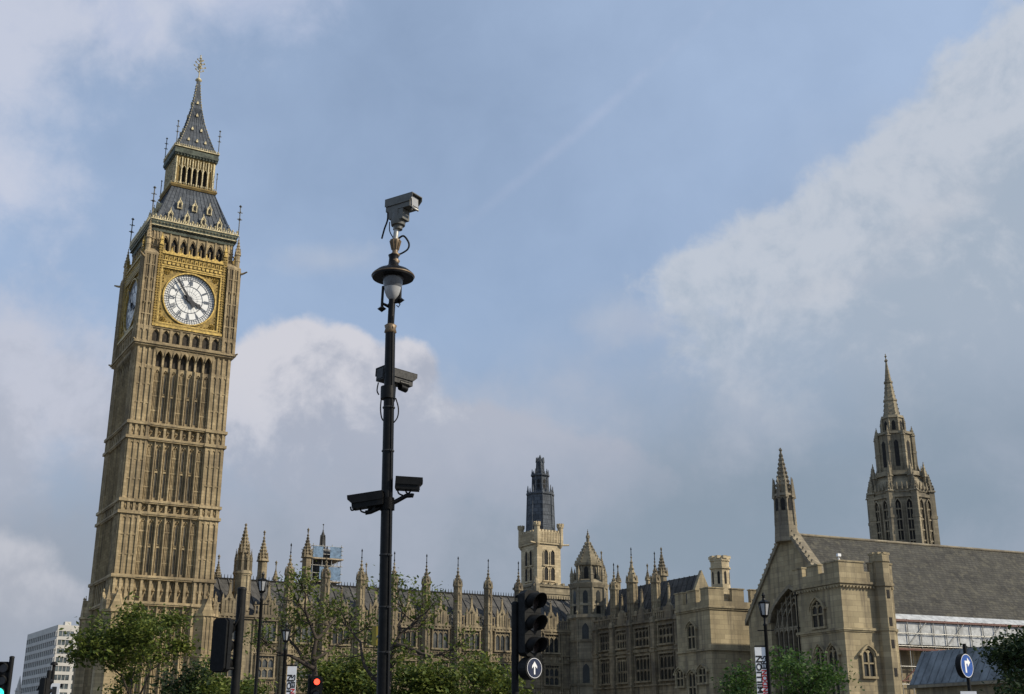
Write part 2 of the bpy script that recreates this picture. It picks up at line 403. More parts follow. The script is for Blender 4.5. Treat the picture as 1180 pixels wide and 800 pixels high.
class Frame:
    """a building's own axes: s along its front, t away from the viewer"""
    def __init__(f, x, y, deg): f.x, f.y, f.a = x, y, R(deg); f.c, f.s = math.cos(f.a), math.sin(f.a)
    def w(f, s, t): return (f.x + s * f.c - t * f.s, f.y + s * f.s + t * f.c)
    def at(f, px, py, t=0):
        u, v = ray(px, py)
        s = (u * (f.y + t * f.c) - f.x + t * f.s) / (f.c - u * f.s)
        return s, t, CAM_Z + v * (f.y + s * f.s + t * f.c)
    def at_s(f, px, py, s):
        u, v = ray(px, py)
        t = (f.x + s * f.c - u * (f.y + s * f.s)) / (f.s + u * f.c)
        return s, t, CAM_Z + v * (f.y + s * f.s + t * f.c)
    def loc(f): return (f.x, f.y, 0)

def crockets(mb, cx, cy, z0, z1, h0, h1, n=4, k=5, r=.1, rot=None):
    """leafy knobs up the edges of a spire"""
    rot = math.pi / n if rot is None else rot; q = 1 / math.cos(math.pi / n)
    for j in range(k):
        f = (j + .5) / k; h = (h0 + (h1 - h0) * f) * q; z = z0 + (z1 - z0) * f
        for i in range(n):
            a = rot + 2 * math.pi * i / n
            mb.gem(cx + h * math.cos(a), cy + h * math.sin(a), z, r * (1 - .4 * f), r * 1.3)
def pinnacle(mb, cx, cy, z0, h, hb, hs, n=4, k=5, rod=0, rot=None):
    """square or octagonal shaft, collar, crocketed spirelet, knob and rod"""
    mb.frus(cx, cy, z0, z0 + hb, h, h * .94, n, rot)
    mb.frus(cx, cy, z0 + hb * .55, z0 + hb * .6, h * 1.12, h * 1.12, n, rot)
    mb.frus(cx, cy, z0 + hb, z0 + hb + h * .5, h * 1.3, h * 1.1, n, rot)
    mb.frus(cx, cy, z0 + hb + h * .5, z0 + hb + hs, h * .92, h * .08, n, rot)
    crockets(mb, cx, cy, z0 + hb + h * .6, z0 + hb + hs * .93, h * .98, h * .1, n, k, h * .30, rot)
    for i in range(4):
        a = math.pi / 4 + i * math.pi / 2
        mb.frus(cx + h * 1.15 * math.cos(a), cy + h * 1.15 * math.sin(a), z0 + hb, z0 + hb + hs * .38, h * .2, h * .03, 4)
    zt = z0 + hb + hs
    mb.gem(cx, cy, zt, h * .34, h * .4)
    if rod:
        mb.frus(cx, cy, zt, zt + rod, .055, .035, 4)
        mb.gem(cx, cy, zt + rod * .55, .16); mb.gem(cx, cy, zt + rod * .86, .2, .3)
    return mb

# ------------------------------------------------------------------ ground
def flat(name, p, z, m, d=.3):
    o = MB().plan(p, z - d, z).build(name, m); return tag(o, kind='structure')
flat('ground', [(-2500, -2500), (2500, -2500), (2500, 2500), (-2500, 2500)], 0, M['paving'], 1)
flat('road', [(-400, 9), (400, 9), (400, 31), (-400, 31)], .004, M['asphalt'], .1)
flat('cross_road', [(-9, 31), (5, 31), (-2, 100), (-16, 100)], .004, M['asphalt'], .1)
flat('pavement', [(5.3, 31.3), (400, 31.3), (400, 60), (2.6, 60)], .13, M['paving'], .2)
flat('pavement_strip', [(-400, 31.3), (-9.3, 31.3), (-15, 84), (-400, 84)], .13, M['paving'], .2)
flat('verge', [(-60, 84), (-17, 84), (-17, 130), (-60, 130)], .10, M['grassm'], .2)
mk = MB()
for i in range(60): mk.box(-150 + i * 5, -148 + i * 5, 19.9, 20.05, .004, .010)
tag(mk.build('road_marking', M['white']), kind='structure')

# ------------------------------------------------------------------ the clock tower
BA = 29.0; TA = 30.5
_f = Frame(-41.28, 143.0, TA)                       # middle of the front face
ax, ay = _f.w(0, 6.1)
BB = Frame(ax, ay, TA)                             # axis of the tower
HW = 6.1
def zf(y, t=-6.1):
    x = 220 + (y - 343) * -.095
    return BB.at(x, y, t)[2]
tower = thing('clock_tower', 'tall honey stone clock tower with gilded dial and iron spire, left of the photo', 'clock tower', BB.loc(), BB.a); tower.scale = (.965, .965, 1)
def face_m(k): return Matrix.Rotation(-k * math.pi / 2, 4, 'Z')
FACES = (0, 1, 2, 3)

z_corn = zf(404); z_corb0 = zf(426); zA0, zA1 = zf(492), z_corb0
zB0, zB1 = zf(580), zf(509); zC0, zC1 = zf(666), zf(594); zD = zf(696)
sh = MB(); rib = MB(); band = MB()
slits = []; recesses = []
def one(lst, k):
    mb = MB(); mb.m = face_m(k)
    if k in (0, 1): lst.append(mb)
    return mb
FD = 5.66                                           # field plane
core_top = zf(300)
sh.box(-FD, FD, -FD, FD, 0, core_top)
for sx in (-1, 1):
    for sy in (-1, 1):
        xa, xb = sorted((sx * 3.72, sx * HW)); ya, yb = sorted((sy * 3.72, sy * HW))
        sh.box(xa, xb, ya, yb, 0, z_corn + .1)
NB = 7; BW = 7.44 / NB
def face_panels(z0, z1, top_arcade=False, glass=True):
    """seven tall bays of blind tracery with slit windows in four of them"""
    h = z1 - z0
    for k in FACES:
        for mb in (rib, sh): mb.m = face_m(k)
        for i in range(NB + 1):
            x = -3.72 + i * BW; w = .16 if i in (0, NB) else .13
            rib.box(x - w, x + w, -6.02, -FD + .05, z0, z1)
            rib.box(x - .05, x + .05, -6.14, -6.02, z0, z1)
        for i in range(NB):
            xa, xb = -3.72 + i * BW + .13, -3.72 + (i + 1) * BW - .13; xm = (xa + xb) / 2
            rib.spandrel(xa, xb, z1 - 1.1, z1 - .35, z1, -5.86, -FD + .02, 4)
            if i in (1, 2, 4, 5) and glass:
                one(slits, k).arch(xm - .13, xm + .13, z0 + h * .05, z1 - 1.35, z1 - .85, -FD - .04, -FD + .02)
                rib.box(xa, xm - .13, -5.70, -FD + .02, z0, z1 - .9); rib.box(xm + .13, xb, -5.70, -FD + .02, z0, z1 - .9)
                rib.box(xm - .25, xm + .25, -5.80, -FD + .02, z0 + h * .47, z0 + h * .50)
                rib.box(xm - .25, xm + .25, -5.76, -FD + .02, z0, z0 + h * .05)
                rib.box(xm - .24, xm - .18, -5.84, -FD + .02, z0, z1 - 1.0); rib.box(xm + .18, xm + .24, -5.84, -FD + .02, z0, z1 - 1.0)
                rib.gem(xm, -5.72, z0 + h * .52, .12); rib.gem(xm, -5.74, z1 - .62, .15)
            else:
                for q in (.28, .5, .72):
                    x = xa + (xb - xa) * q
                    rib.box(x - .05, x + .05, -5.80, -FD + .02, z0, z1 - .8)
                for q in (.22, .48, .74): rib.cbox(xm, -5.75, z0 + h * q, xb - xa, .16, .14)
                rib.gem(xm, -5.74, z1 - .62, .15)
        for sx in (-1, 1):
            for q in (3.86, 4.52, 5.22, 5.94):
                rib.box(sx * q - .13, sx * q + .13, -6.26, -6.05, z0, z1)
            for q0, q1 in ((3.99, 4.39), (4.65, 5.09), (5.35, 5.81)):
                a, b = sorted((sx * q0, sx * q1))
                rib.spandrel(a, b, z1 - .7, z1 - .35, z1, -6.20, -6.05, 3)
                for f in (.33, .66): rib.box(a, b, -6.18, -6.05, z0 + h * f - .09, z0 + h * f + .09)
def face_band(z0, z1):
    """panelled band between two moulded string courses"""
    h = z1 - z0
    for za, pr in ((z0, .0), (z1 - .05, .05)):
        band.m = Matrix.Identity(4)
        e = HW + .26 + pr
        for zz, d in ((za - .16, .10), (za, .0), (za + .14, .12)):
            band.frus(0, 0, zz - .085, zz + .085, e - d, e - d)
        for sx in (-1, 1):
            for sy in (-1, 1): band.cbox(sx * 5.0, sy * 5.0, za, 2.9, 2.9, .36)
    for k in FACES:
        band.m = face_m(k)
        for i in range(NB + 1):
            x = -3.72 + i * BW; band.box(x - .15, x + .15, -6.16, -FD, z0 + .1, z1 - .1)
        for i in range(NB):
            xa, xb = -3.72 + i * BW + .15, -3.72 + (i + 1) * BW - .15; xm = (xa + xb) / 2
            band.spandrel(xa, xb, z1 - .7, z1 - .3, z1 - .1, -5.9, -FD, 3)
            for s in (-1, 1):
                band.add([(xm - s * .36, -5.84, z0 + .25), (xm - s * .26, -5.84, z0 + .25), (xm + s * .36, -5.84, z1 - .4), (xm + s * .26, -5.84, z1 - .4)], [(0, 1, 2, 3)])
            band.gem(xm, -5.74, (z0 + z1) / 2, .26)
        for sx in (-1, 1):
            for q in (3.86, 4.52, 5.22, 5.94): band.box(sx * q - .15, sx * q + .15, -6.30, -6.05, z0, z1)
            for q in (4.19, 4.87, 5.58): band.gem(sx * q, -6.10, (z0 + z1) / 2, .2, .4)
face_panels(zA0 + .2, zA1); face_band(zA0 - (zA0 - zB1), zA0)
face_panels(zB0 + .2, zB1 - .2); face_band(zC1, zB0)
face_panels(zC0 + .2, zC1 - .2); face_band(zD, zC0)
face_panels(3.2, zD - .2, glass=True)
# corbelled arcade under the clock storey
for k in FACES:
    rib.m = face_m(k)
    for i in range(NB):
        xa, xb = -3.72 + i * BW, -3.72 + (i + 1) * BW; xm = (xa + xb) / 2
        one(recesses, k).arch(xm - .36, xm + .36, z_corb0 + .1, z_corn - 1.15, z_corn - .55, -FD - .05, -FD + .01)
        rib.spandrel(xa + .12, xb - .12, z_corn - 1.3, z_corn - .5, z_corn + .1, -6.35, -FD, 4)
    for i in range(NB + 1):
        x = -3.72 + i * BW
        rib.box(x - .13, x + .13, -6.05, -FD, z_corb0, z_corn)
        rib.add([(x - .13, -5.9, z_corb0 + .3), (x + .13, -5.9, z_corb0 + .3), (x + .13, -6.45, z_corn), (x - .13, -6.45, z_corn), (x - .13, -5.9, z_corn), (x + .13, -5.9, z_corn)],
                [(0, 1, 2, 3), (0, 3, 4), (1, 5, 2), (3, 2, 5, 4)])
    for sx in (-1, 1):
        for q in (3.86, 4.52, 5.22, 5.94): rib.box(sx * q - .13, sx * q + .13, -6.26, -6.05, z_corb0, z_corn)
# lower corner buttresses with gablets
but = MB()
for sx in (-1, 1):
    for sy in (-1, 1):
        cx, cy = sx * 5.55, sy * 5.55
        but.frus(cx, cy, 0, zD - 1.2, 1.42, 1.42, 8); but.frus(cx, cy, 0, zD - 6, 1.55, 1.55, 8)
        but.frus(cx, cy, zD - 1.2, zD - .9, 1.62, 1.62, 8); but.frus(cx, cy, zD - .9, zD + .9, 1.42, .85, 8)
        but.frus(cx, cy, zD - 6, zD - 5.6, 1.66, 1.62, 8)
        pinnacle(but, cx + sx * .95, cy + sy * .95, zD - .9, .22, 1.0, 1.6, 4, 3)
        for k in FACES:
            but.m = face_m(k)
            but.m = Matrix.Identity(4)
for k in FACES:
    but.m = face_m(k)
    for sx in (-1, 1):
        but.poly([(sx * 5.55 - .75, zD - .9), (sx * 5.55 + .75, zD - .9), (sx * 5.55, zD + 1.1)], -7.02, -6.4)
        but.gem(sx * 5.55, -6.9, zD + 1.25, .16, .26)
        for q in (-.45, 0, .45): but.box(sx * 5.55 + q - .07, sx * 5.55 + q + .07, -7.05, -6.9, 2, zD - 1.2)
shaft = sh.build('shaft', M['honey'], tower)
rib.build('tracery_rib', M['honey'], shaft); band.build('string_course', M['honey'], shaft)
for w_ in slits: w_.build('slit_window', M['slit'], tower)
but.build('corner_buttress', M['honey'], tower)

# clock storey
z_cl0 = z_corn; z_p1 = zf(383); z_fr0 = zf(377.5); z_fr1 = zf(313); z_gb1 = zf(298); z_bel1 = zf(272.5); z_eave = zf(270.5, -5.45)
CE = 6.42
cl = MB(); go = MB(); gd = MB()
for z, e in ((z_corn, CE + .12), (z_corn + .22, CE + .3), (z_corn + .42, CE + .1)): cl.frus(0, 0, z - .11, z + .11, e, e)
cl.frus(0, 0, z_corn - .7, z_corn - .1, HW - .6, CE + .1)
cl.box(-5.9, 5.9, -5.9, 5.9, z_corn, z_gb1 + .4)
for sx in (-1, 1):
    for sy in (-1, 1):
        xa, xb = sorted((sx * 4.75, sx * CE)); ya, yb = sorted((sy * 4.75, sy * CE))
        cl.box(xa, xb, ya, yb, z_corn, z_gb1 - .3)
        cl.box(xa - .12, xb + .12, ya - .12, yb + .12, z_p1 - .25, z_p1)
        cl.box(xa - .1, xb + .1, ya - .1, yb + .1, z_gb1 - .6, z_gb1 - .3)
        cl.frus(sx * 5.58, sy * 5.58, z_gb1 - .3, z_gb1 + .15, .95, .6)
for k in FACES:
    for mb in (cl, go, gd): mb.m = face_m(k)
    # panelled row below the dial
    for i in range(NB + 1):
        x = -4.6 + i * 9.2 / NB; cl.box(x - .17, x + .17, -6.3, -5.85, z_corn + .3, z_p1)
    for i in range(NB):
        xa, xb = -4.6 + i * 9.2 / NB + .17, -4.6 + (i + 1) * 9.2 / NB - .17; xm = (xa + xb) / 2
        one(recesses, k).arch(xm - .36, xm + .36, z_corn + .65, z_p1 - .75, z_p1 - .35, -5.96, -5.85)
        cl.spandrel(xa, xb, z_p1 - .85, z_p1 - .2, z_p1, -6.2, -5.85, 4)
        cl.box(xa, xb, -6.15, -5.85, z_corn + .3, z_corn + .62)
    cl.box(-4.8, 4.8, -6.36, -5.85, z_p1 - .06, z_p1 + .12)
    # corner piers: two panels with rosettes
    for sx in (-1, 1):
        for q in (4.86, 5.58, 6.3): cl.box(sx * q - .12, sx * q + .12, -6.6, -6.35, z_corn + .4, z_gb1 - .6)
        for q in (5.22, 5.94):
            cl.box(sx * q - .05, sx * q + .05, -6.5, -6.4, z_p1, z_gb1 - .6)
            for f in (.3, .62): cl.gem(sx * q, -6.46, z_p1 + (z_gb1 - z_p1) * f, .3)
            for f in (.15, .46, .8): cl.cbox(sx * q, -6.5, z_p1 + (z_gb1 - z_p1) * f, .5, .12, .16)
            cl.spandrel(sx * q - .24, sx * q + .24, z_p1 - .9, z_p1 - .45, z_p1 - .2, -6.55, -6.4, 3)
    # gilded surround of the dial: beaded jambs, moulded sill, frieze and cresting
    for sx in (-1, 1):
        a, b = sorted((sx * 4.08, sx * 4.62)); gd.box(a, b, -6.32, -5.85, z_fr0 - .2, z_gb1 + 1.4)
        n = 30
        for j in range(n):
            z = z_fr0 + (z_gb1 + .8 - z_fr0) * (j + .5) / n
            go.gem(sx * 4.22, -6.36, z, .10, .13); go.gem(sx * 4.50, -6.36, z, .10, .13)
        go.box(min(a, b), max(a, b), -6.45, -6.2, z_gb1 + 1.0, z_gb1 + 1.2); pinnacle(go, sx * 4.35, -6.25, z_gb1 + 1.2, .2, .5, 1.0, 4, 3)
    go.box(-4.62, 4.62, -6.50, -5.85, z_p1 + .13, z_p1 + .40); gd.box(-4.7, 4.7, -6.42, -5.85, z_p1 + .40, z_fr0 - .05)
    go.box(-4.1, 4.1, -6.40, -5.85, z_fr1 + .02, z_fr1 + .2)
    gd.box(-4.1, 4.1, -6.24, -5.85, z_fr1 + .2, z_gb1)
    n = 14
    for j in range(n):
        x = -4.0 + 8.0 * (j + .5) / n
        go.cbox(x, -6.30, z_fr1 + .5, .36, .16, .32)
        go.cbox(x, -6.28, z_fr1 + 1.18, .10, .12, .62); go.gem(x + .2, -6.28, z_fr1 + 1.2, .17); go.gem(x - .02, -6.3, z_fr1 + 1.5, .12)
    go.box(-4.1, 4.1, -6.36, -5.85, z_fr1 + .78, z_fr1 + .90); go.box(-4.1, 4.1, -6.40, -5.85, z_gb1 - .12, z_gb1 + .02)
    for j in range(8):
        x = -4.1 + 8.2 * j / 7
        go.frus(x, -6.2, z_gb1, z_gb1 + .95, .12, .03); go.gem(x, -6.2, z_gb1 + .95, .15)
        if j < 7: go.poly([(x + .05, z_gb1), (x + 1.12, z_gb1), (x + 1.0, z_gb1 + .5), (x + .6, z_gb1 + .18), (x + .17, z_gb1 + .5)], -6.28, -6.15)
clock_stage = cl.build('clock_storey', M['honey'], tower)
gd.build('gilded_frieze', M['gilt_dark'], tower); go.build('gilded_moulding', M['gold'], tower)

# dials with hands at six minutes to four
zc = (z_fr0 + z_fr1) / 2; DR = 3.42; FR = (z_fr1 - z_fr0) / 2
for k in (0, 1):
    fm = face_m(k) @ Matrix.Translation((0, -5.93, zc))
    d = MB(); d.m = fm
    vs = [(DR * math.cos(2 * math.pi * i / 64), 0, DR * math.sin(2 * math.pi * i / 64)) for i in range(64)]
    d.add(vs, [tuple(range(64))])
    dial = d.build('clock_dial', M['opal'], tower)
    fr = MB(); fr.m = fm; bs = MB(); bs.m = fm
    for i in range(64):                                   # square spandrel plate with the round opening
        a0, a1 = 2 * math.pi * i / 64, 2 * math.pi * (i + 1) / 64
        def sq(a): q = 3.98 / max(abs(math.cos(a)), abs(math.sin(a))); return q * math.cos(a), min(FR, q * math.sin(a)) if math.sin(a) > 0 else max(-FR, q * math.sin(a))
        pa, pb = sq(a0), sq(a1); r = DR + .10
        bs.add([(r * math.cos(a0), -.16, r * math.sin(a0)), (pa[0], -.16, pa[1]), (pb[0], -.16, pb[1]), (r * math.cos(a1), -.16, r * math.sin(a1))], [(0, 1, 2, 3)])
        for ra, rb, y in ((DR - .02, DR + .16, -.34),):
            q = [(ra * math.cos(a0), ra * math.sin(a0)), (rb * math.cos(a0), rb * math.sin(a0)), (rb * math.cos(a1), rb * math.sin(a1)), (ra * math.cos(a1), ra * math.sin(a1))]
            fr.poly([(x, z) for x, z in q], y, .1)
    for a, b, c, e in ((-4.06, -3.88, -FR, FR), (3.88, 4.06, -FR, FR), (-3.88, 3.88, -FR, -FR + .18), (-3.88, 3.88, FR - .18, FR)): fr.box(a, b, -.40, .05, c, e)
    for sx in (-1, 1):
        for sz in (-1, 1):
            x, z = sx * 3.25, sz * (FR - .62)
            fr.lathe(0, 0, [(.02, 0)], 3) if False else None
            for q in range(8):
                a = q * math.pi / 4; fr.gem(x + .30 * math.cos(a), -.2, z + .30 * math.sin(a), .14)
            fr.gem(x, -.24, z, .2)
            for q in (.34, .62, .9): fr.gem(sx * (3.25 - q * 1.5), -.19, sz * (FR - .36), .13); fr.gem(sx * 3.62, -.19, sz * (FR - .62 - q * 1.5), .13)
    frm = bs.build('spandrel_plate', M['gilt_dark'], dial); fr.build('dial_frame', M['gold'], dial)
    ink = MB(); ink.m = fm
    def ring(r, w, y=-.03):
        for i in range(64):
            a0, a1 = 2 * math.pi * i / 64, 2 * math.pi * (i + 1) / 64
            ink.add([((r - w) * math.cos(a0), y, (r - w) * math.sin(a0)), ((r + w) * math.cos(a0), y, (r + w) * math.sin(a0)), ((r + w) * math.cos(a1), y, (r + w) * math.sin(a1)), ((r - w) * math.cos(a1), y, (r - w) * math.sin(a1))], [(0, 1, 2, 3)])
    for r, w in ((DR - .03, .05), (2.95, .035), (2.72, .05), (1.80, .045), (3.18, .02)): ring(r, w)
    ROM = 'XII I II III IV V VI VII VIII IX X XI'.split()
    for h in range(12):
        a = math.pi / 2 - h * math.pi / 6
        rot = Matrix.Translation((2.26 * math.cos(a), -.045, 2.26 * math.sin(a))) @ Matrix.Rotation(h * math.pi / 6, 4, 'Y') @ Matrix.Rotation(math.pi / 2, 4, 'X')
        ink.text(ROM[h], .92, rot @ Matrix.Scale(.62, 4, (1, 0, 0)), .022)
        c, s_ = math.cos(a), math.sin(a); w = .045
        ink.add([(1.8 * c - w * s_, -.04, 1.8 * s_ + w * c), (1.8 * c + w * s_, -.04, 1.8 * s_ - w * c), (DR * c + w * s_, -.04, DR * s_ - w * c), (DR * c - w * s_, -.04, DR * s_ + w * c)], [(0, 1, 2, 3)])
    for m_ in range(60):
        a = math.pi / 2 - m_ * math.pi / 30; c, s_ = math.cos(a), math.sin(a); w = .028
        ink.add([(2.74 * c - w * s_, -.038, 2.74 * s_ + w * c), (2.74 * c + w * s_, -.038, 2.74 * s_ - w * c), (3.37 * c + w * s_, -.038, 3.37 * s_ - w * c), (3.37 * c - w * s_, -.038, 3.37 * s_ + w * c)], [(0, 1, 2, 3)])
    for q in range(24):                                   # leaf tracery of the centre
        a = q * math.pi / 12; c, s_ = math.cos(a), math.sin(a); w = .012
        ink.add([(.3 * c - w * s_, -.03, .3 * s_ + w * c), (.3 * c + w * s_, -.03, .3 * s_ - w * c), (1.78 * c + w * s_, -.03, 1.78 * s_ - w * c), (1.78 * c - w * s_, -.03, 1.78 * s_ + w * c)], [(0, 1, 2, 3)])
    ring(1.1, .012); ring(.55, .012); ink.build('numeral_ring', M['dialink'], dial)
    def hand(nm, deg, L, w, tail, y):
        hb = MB(); hb.m = fm @ Matrix.Translation((0, y, 0)) @ Matrix.Rotation(R(deg), 4, 'Y')
        if nm == 'hour_hand': p = [(-.16, -tail), (.16, -tail), (.30, -tail * .4), (.15, .5), (.13, L * .58), (.30, L * .72), (.10, L * .82), (0, L), (-.10, L * .82), (-.30, L * .72), (-.13, L * .58), (-.15, .5), (-.30, -tail * .4)]
        else: p = [(-.26, -tail), (0, -tail * 1.15), (.26, -tail), (.17, -.3), (.13, L * .6), (.05, L), (-.05, L), (-.13, L * .6), (-.17, -.3)]
        hb.poly(p, -.05, .05); hb.m = fm @ Matrix.Translation((0, y, 0)); hb.poly([(.34 * math.cos(q * math.pi / 8), .34 * math.sin(q * math.pi / 8)) for q in range(16)], -.07, .06)
        hb.build(nm, M['hand'], dial)
    hand('hour_hand', 117, 2.05, .3, .9, -.16); hand('minute_hand', 324, 3.15, .2, 1.05, -.30)

# belfry
be = MB(); bvs = []; BE = 5.45
be.box(-5.0, 5.0, -5.0, 5.0, z_gb1, z_bel1 + .3)
for sx in (-1, 1):
    for sy in (-1, 1):
        xa, xb = sorted((sx * 4.3, sx * BE)); ya, yb = sorted((sy * 4.3, sy * BE)); be.box(xa, xb, ya, yb, z_gb1 - .3, z_eave)
for k in FACES:
    be.m = face_m(k)
    n = 7; w = 8.6 / n
    for i in range(n + 1):
        x = -4.3 + i * w; be.box(x - .17, x + .17, -5.4, -4.9, z_gb1, z_bel1 + .2); be.box(x - .07, x + .07, -5.52, -5.4, z_gb1, z_bel1)
    for i in range(n):
        xa, xb = -4.3 + i * w + .17, -4.3 + (i + 1) * w - .17; xm = (xa + xb) / 2
        one(bvs, k).box(xa, xb, -5.04, -4.95, z_gb1 + .3, z_bel1 - .2)
        be.spandrel(xa, xb, z_bel1 - 1.2, z_bel1 - .35, z_bel1 + .2, -5.38, -4.95, 4)
        be.archrim(xa + .1, xb - .1, z_bel1 - 1.25, z_bel1 - .55, .10, -5.3, -5.1, 4)
        be.frus(xm, -5.2, z_gb1, z_gb1 + 1.5, .12, .05); be.gem(xm, -5.2, z_gb1 + 1.6, .15)
    be.box(-BE, BE, -5.5, -4.9, z_bel1 + .2, z_eave)
    for sx in (-1, 1):
        for q in (4.45, 4.88, 5.3): be.box(sx * q - .08, sx * q + .08, -5.56, -5.4, z_gb1 + .2, z_bel1 + .2)
        be.cbox(sx * 4.88, -5.5, z_gb1 + 1.0, 1.2, .2, .18); be.cbox(sx * 4.88, -5.5, z_gb1 + 2.0, 1.2, .2, .14)
belf = be.build('belfry', M['honey'], tower); [b_.build('belfry_opening', M['void'], belf) for b_ in bvs]
pin = []
for sx, sy in ((-1, -1), (1, -1), (-1, 1), (1, 1)):
    p = MB(); cx, cy = sx * 6.05, sy * 6.05
    pinnacle(p, cx, cy, z_gb1 - .3, .34, 2.0, 2.6, 8, 5, rot=0)
    for q in range(2):                                    # flying strut back to the belfry
        for j in range(4):
            a = j / 4; b = (j + 1) / 4; fz = lambda v: z_gb1 + .6 + 1.2 * math.sin(v * math.pi / 2)
            x0, y0, x1, y1 = (cx - sx * .8 * a, cy - sy * .8 * a, cx - sx * .8 * b, cy - sy * .8 * b)
            p.tube([(x0, y0, fz(a)), (x1, y1, fz(b))], .09, 5)
    p.build('corner_pinnacle', M['honey'], tower)
    # long gargoyles
    p = MB()
    p.tube([(cx, cy, z_gb1 - 1.1), (cx + sx * .7, cy + sy * .7, z_gb1 - 1.0), (cx + sx * 1.15, cy + sy * 1.15, z_gb1 - .8)], [.2, .15, .1], 6)
    p.build('gargoyle', M['honey'], tower); p = MB()
    p.tube([(cx, cy, z_corn + .2), (cx + sx * .5, cy + sy * .5, z_corn + .3), (cx + sx * .8, cy + sy * .8, z_corn + .45)], [.2, .15, .1], 6)
    p.build('gargoyle', M['honey'], tower)

# roofs, lantern and spire
def zx(y): return BB.at(245 - .102 * y if False else 220 + (y - 343) * -.05, y, 0)[2]
def zax(y):
    x = 1043 if False else 232 + (y - 92) * -.0
    u, v = ray(234 - (y - 64) * .09, y); return CAM_Z + v * BB.y
z_r0, z_r1 = z_eave + .9, zf(220, -3.0); z_l1 = zf(186, -2.7); z_s0 = zf(174, -2.7); z_tip = zax(93); z_fin = zax(64)
co = MB(); cg = MB(); rods = []
for z, e in ((z_eave - .55, 5.56), (z_eave - .1, 5.62), (z_eave + .22, 5.78), (z_eave + .52, 5.9)): co.frus(0, 0, z, z + .32, e, e + .08)
cg.frus(0, 0, z_eave + .1, z_eave + .2, 5.9, 5.9)
cg.frus(0, 0, z_eave + .86, z_eave + 1.0, 6.05, 6.05)
for k in FACES:
    cg.m = co.m = face_m(k)
    for j in range(38):
        x = -5.9 + 11.8 * (j + .5) / 38; cg.cbox(x, -6.0, z_eave + 1.12, .17, .12, .24)
        if j % 2: cg.gem(x, -5.97, z_eave + 1.42, .17, .26)
        else: cg.gem(x, -5.97, z_eave + 1.26, .12, .14)
    for j in range(24):
        x = -5.6 + 11.2 * (j + .5) / 24; co.gem(x, -5.85, z_eave + .05, .15); cg.gem(x + .2, -5.96, z_eave + .55, .09)
    for sx in (-1,):
        rd_ = MB(); rd_.m = face_m(k); rods.append(rd_)
        rd_.tube([(sx * 5.95, -5.95, z_eave + 1.0), (sx * 5.95, -5.95, z_eave + 5.2)], .075, 6)
        for q in (2.4, 3.4): rd_.cbox(sx * 5.95, -5.95, z_eave + q + .9, .7, .08, .09); rd_.cbox(sx * 5.95, -5.95, z_eave + q + .9, .08, .7, .09)
        rd_.gem(sx * 5.95, -5.95, z_eave + 5.2, .24); rd_.gem(sx * 5.95, -5.95, z_eave + 3.3, .26)
corn = co.build('roof_cornice', M['greenish'], tower); cg.build('cornice_cresting', M['crest'], corn)
for r_ in rods: r_.build('corner_finial', M['rod'], tower)
lr = MB(); HR0, HR1 = 5.45, 2.95
def rf(f): return HR0 + (HR1 - HR0) * (f ** .86)
for j in range(6): lr.frus(0, 0, z_r0 + (z_r1 - z_r0) * j / 6, z_r0 + (z_r1 - z_r0) * (j + 1) / 6, rf(j / 6), rf((j + 1) / 6))
for k in FACES:
    lr.m = face_m(k)
    for i in range(15):                                   # standing ribs
        x0 = -HR0 + HR0 * 2 * i / 14; x1 = x0 * HR1 / HR0
        pts = [(x0 + (x1 - x0) * f, -rf(f) - .01, z_r0 + (z_r1 - z_r0) * f) for f in (0, .33, .66, 1)]
        lr.tube(pts, .055, 4)
lroof = lr.build('lower_roof', M['iron_slate'], tower)
for k in FACES:
    for row, n, f in ((0, 4, .10), (1, 3, .42)):
        for i in range(n):
            dm = MB(); dg = MB()
            h = rf(f); x = (i - (n - 1) / 2) * (2.25 if row == 0 else 2.05); z = z_r0 + (z_r1 - z_r0) * f; y = -h - .28
            dm.m = dg.m = face_m(k) @ Matrix.Translation((x, y, z)) @ Matrix.Scale(.78, 4) @ Matrix.Translation((-x, -y, -z))
            dm.poly([(x - .42, z), (x + .42, z), (x + .42, z + .95), (x, z + 1.65), (x - .42, z + .95)], y, y + 1.3)
            dg.arch(x - .2, x + .2, z + .15, z + .75, z + 1.1, y - .035, y + .02)
            dm.frus(x, y + .1, z + 1.6, z + 2.1, .07, .03); dm.gem(x, y + .1, z + 2.1, .12)
            for s in (-1, 1): dm.box(x + s * .36 - .07, x + s * .36 + .07, y - .09, y + .05, z - .1, z + 1.0)
            for s in (-1, 1): dm.poly([(x, z + 1.75), (x + s * .52, z + .9), (x + s * .38, z + .85), (x, z + 1.5)], y - .1, y + .05)
            dor = dm.build('dormer', M['crest'], tower); dg.build('dormer_opening', M['void'], dor)
la = MB(); lv = MB(); lg = MB(); LE = 2.62
xm_ = lambda a, b: (a + b) / 2
la.frus(0, 0, z_r1 - .15, z_r1 + .12, 3.15, 3.3); la.frus(0, 0, z_r1 + .12, z_r1 + .45, 3.3, 3.05)
la.frus(0, 0, z_l1 - .3, z_l1 + .1, LE + .05, LE + .2)
lv.box(-2.3, 2.3, -2.3, 2.3, z_r1 + .2, z_l1)
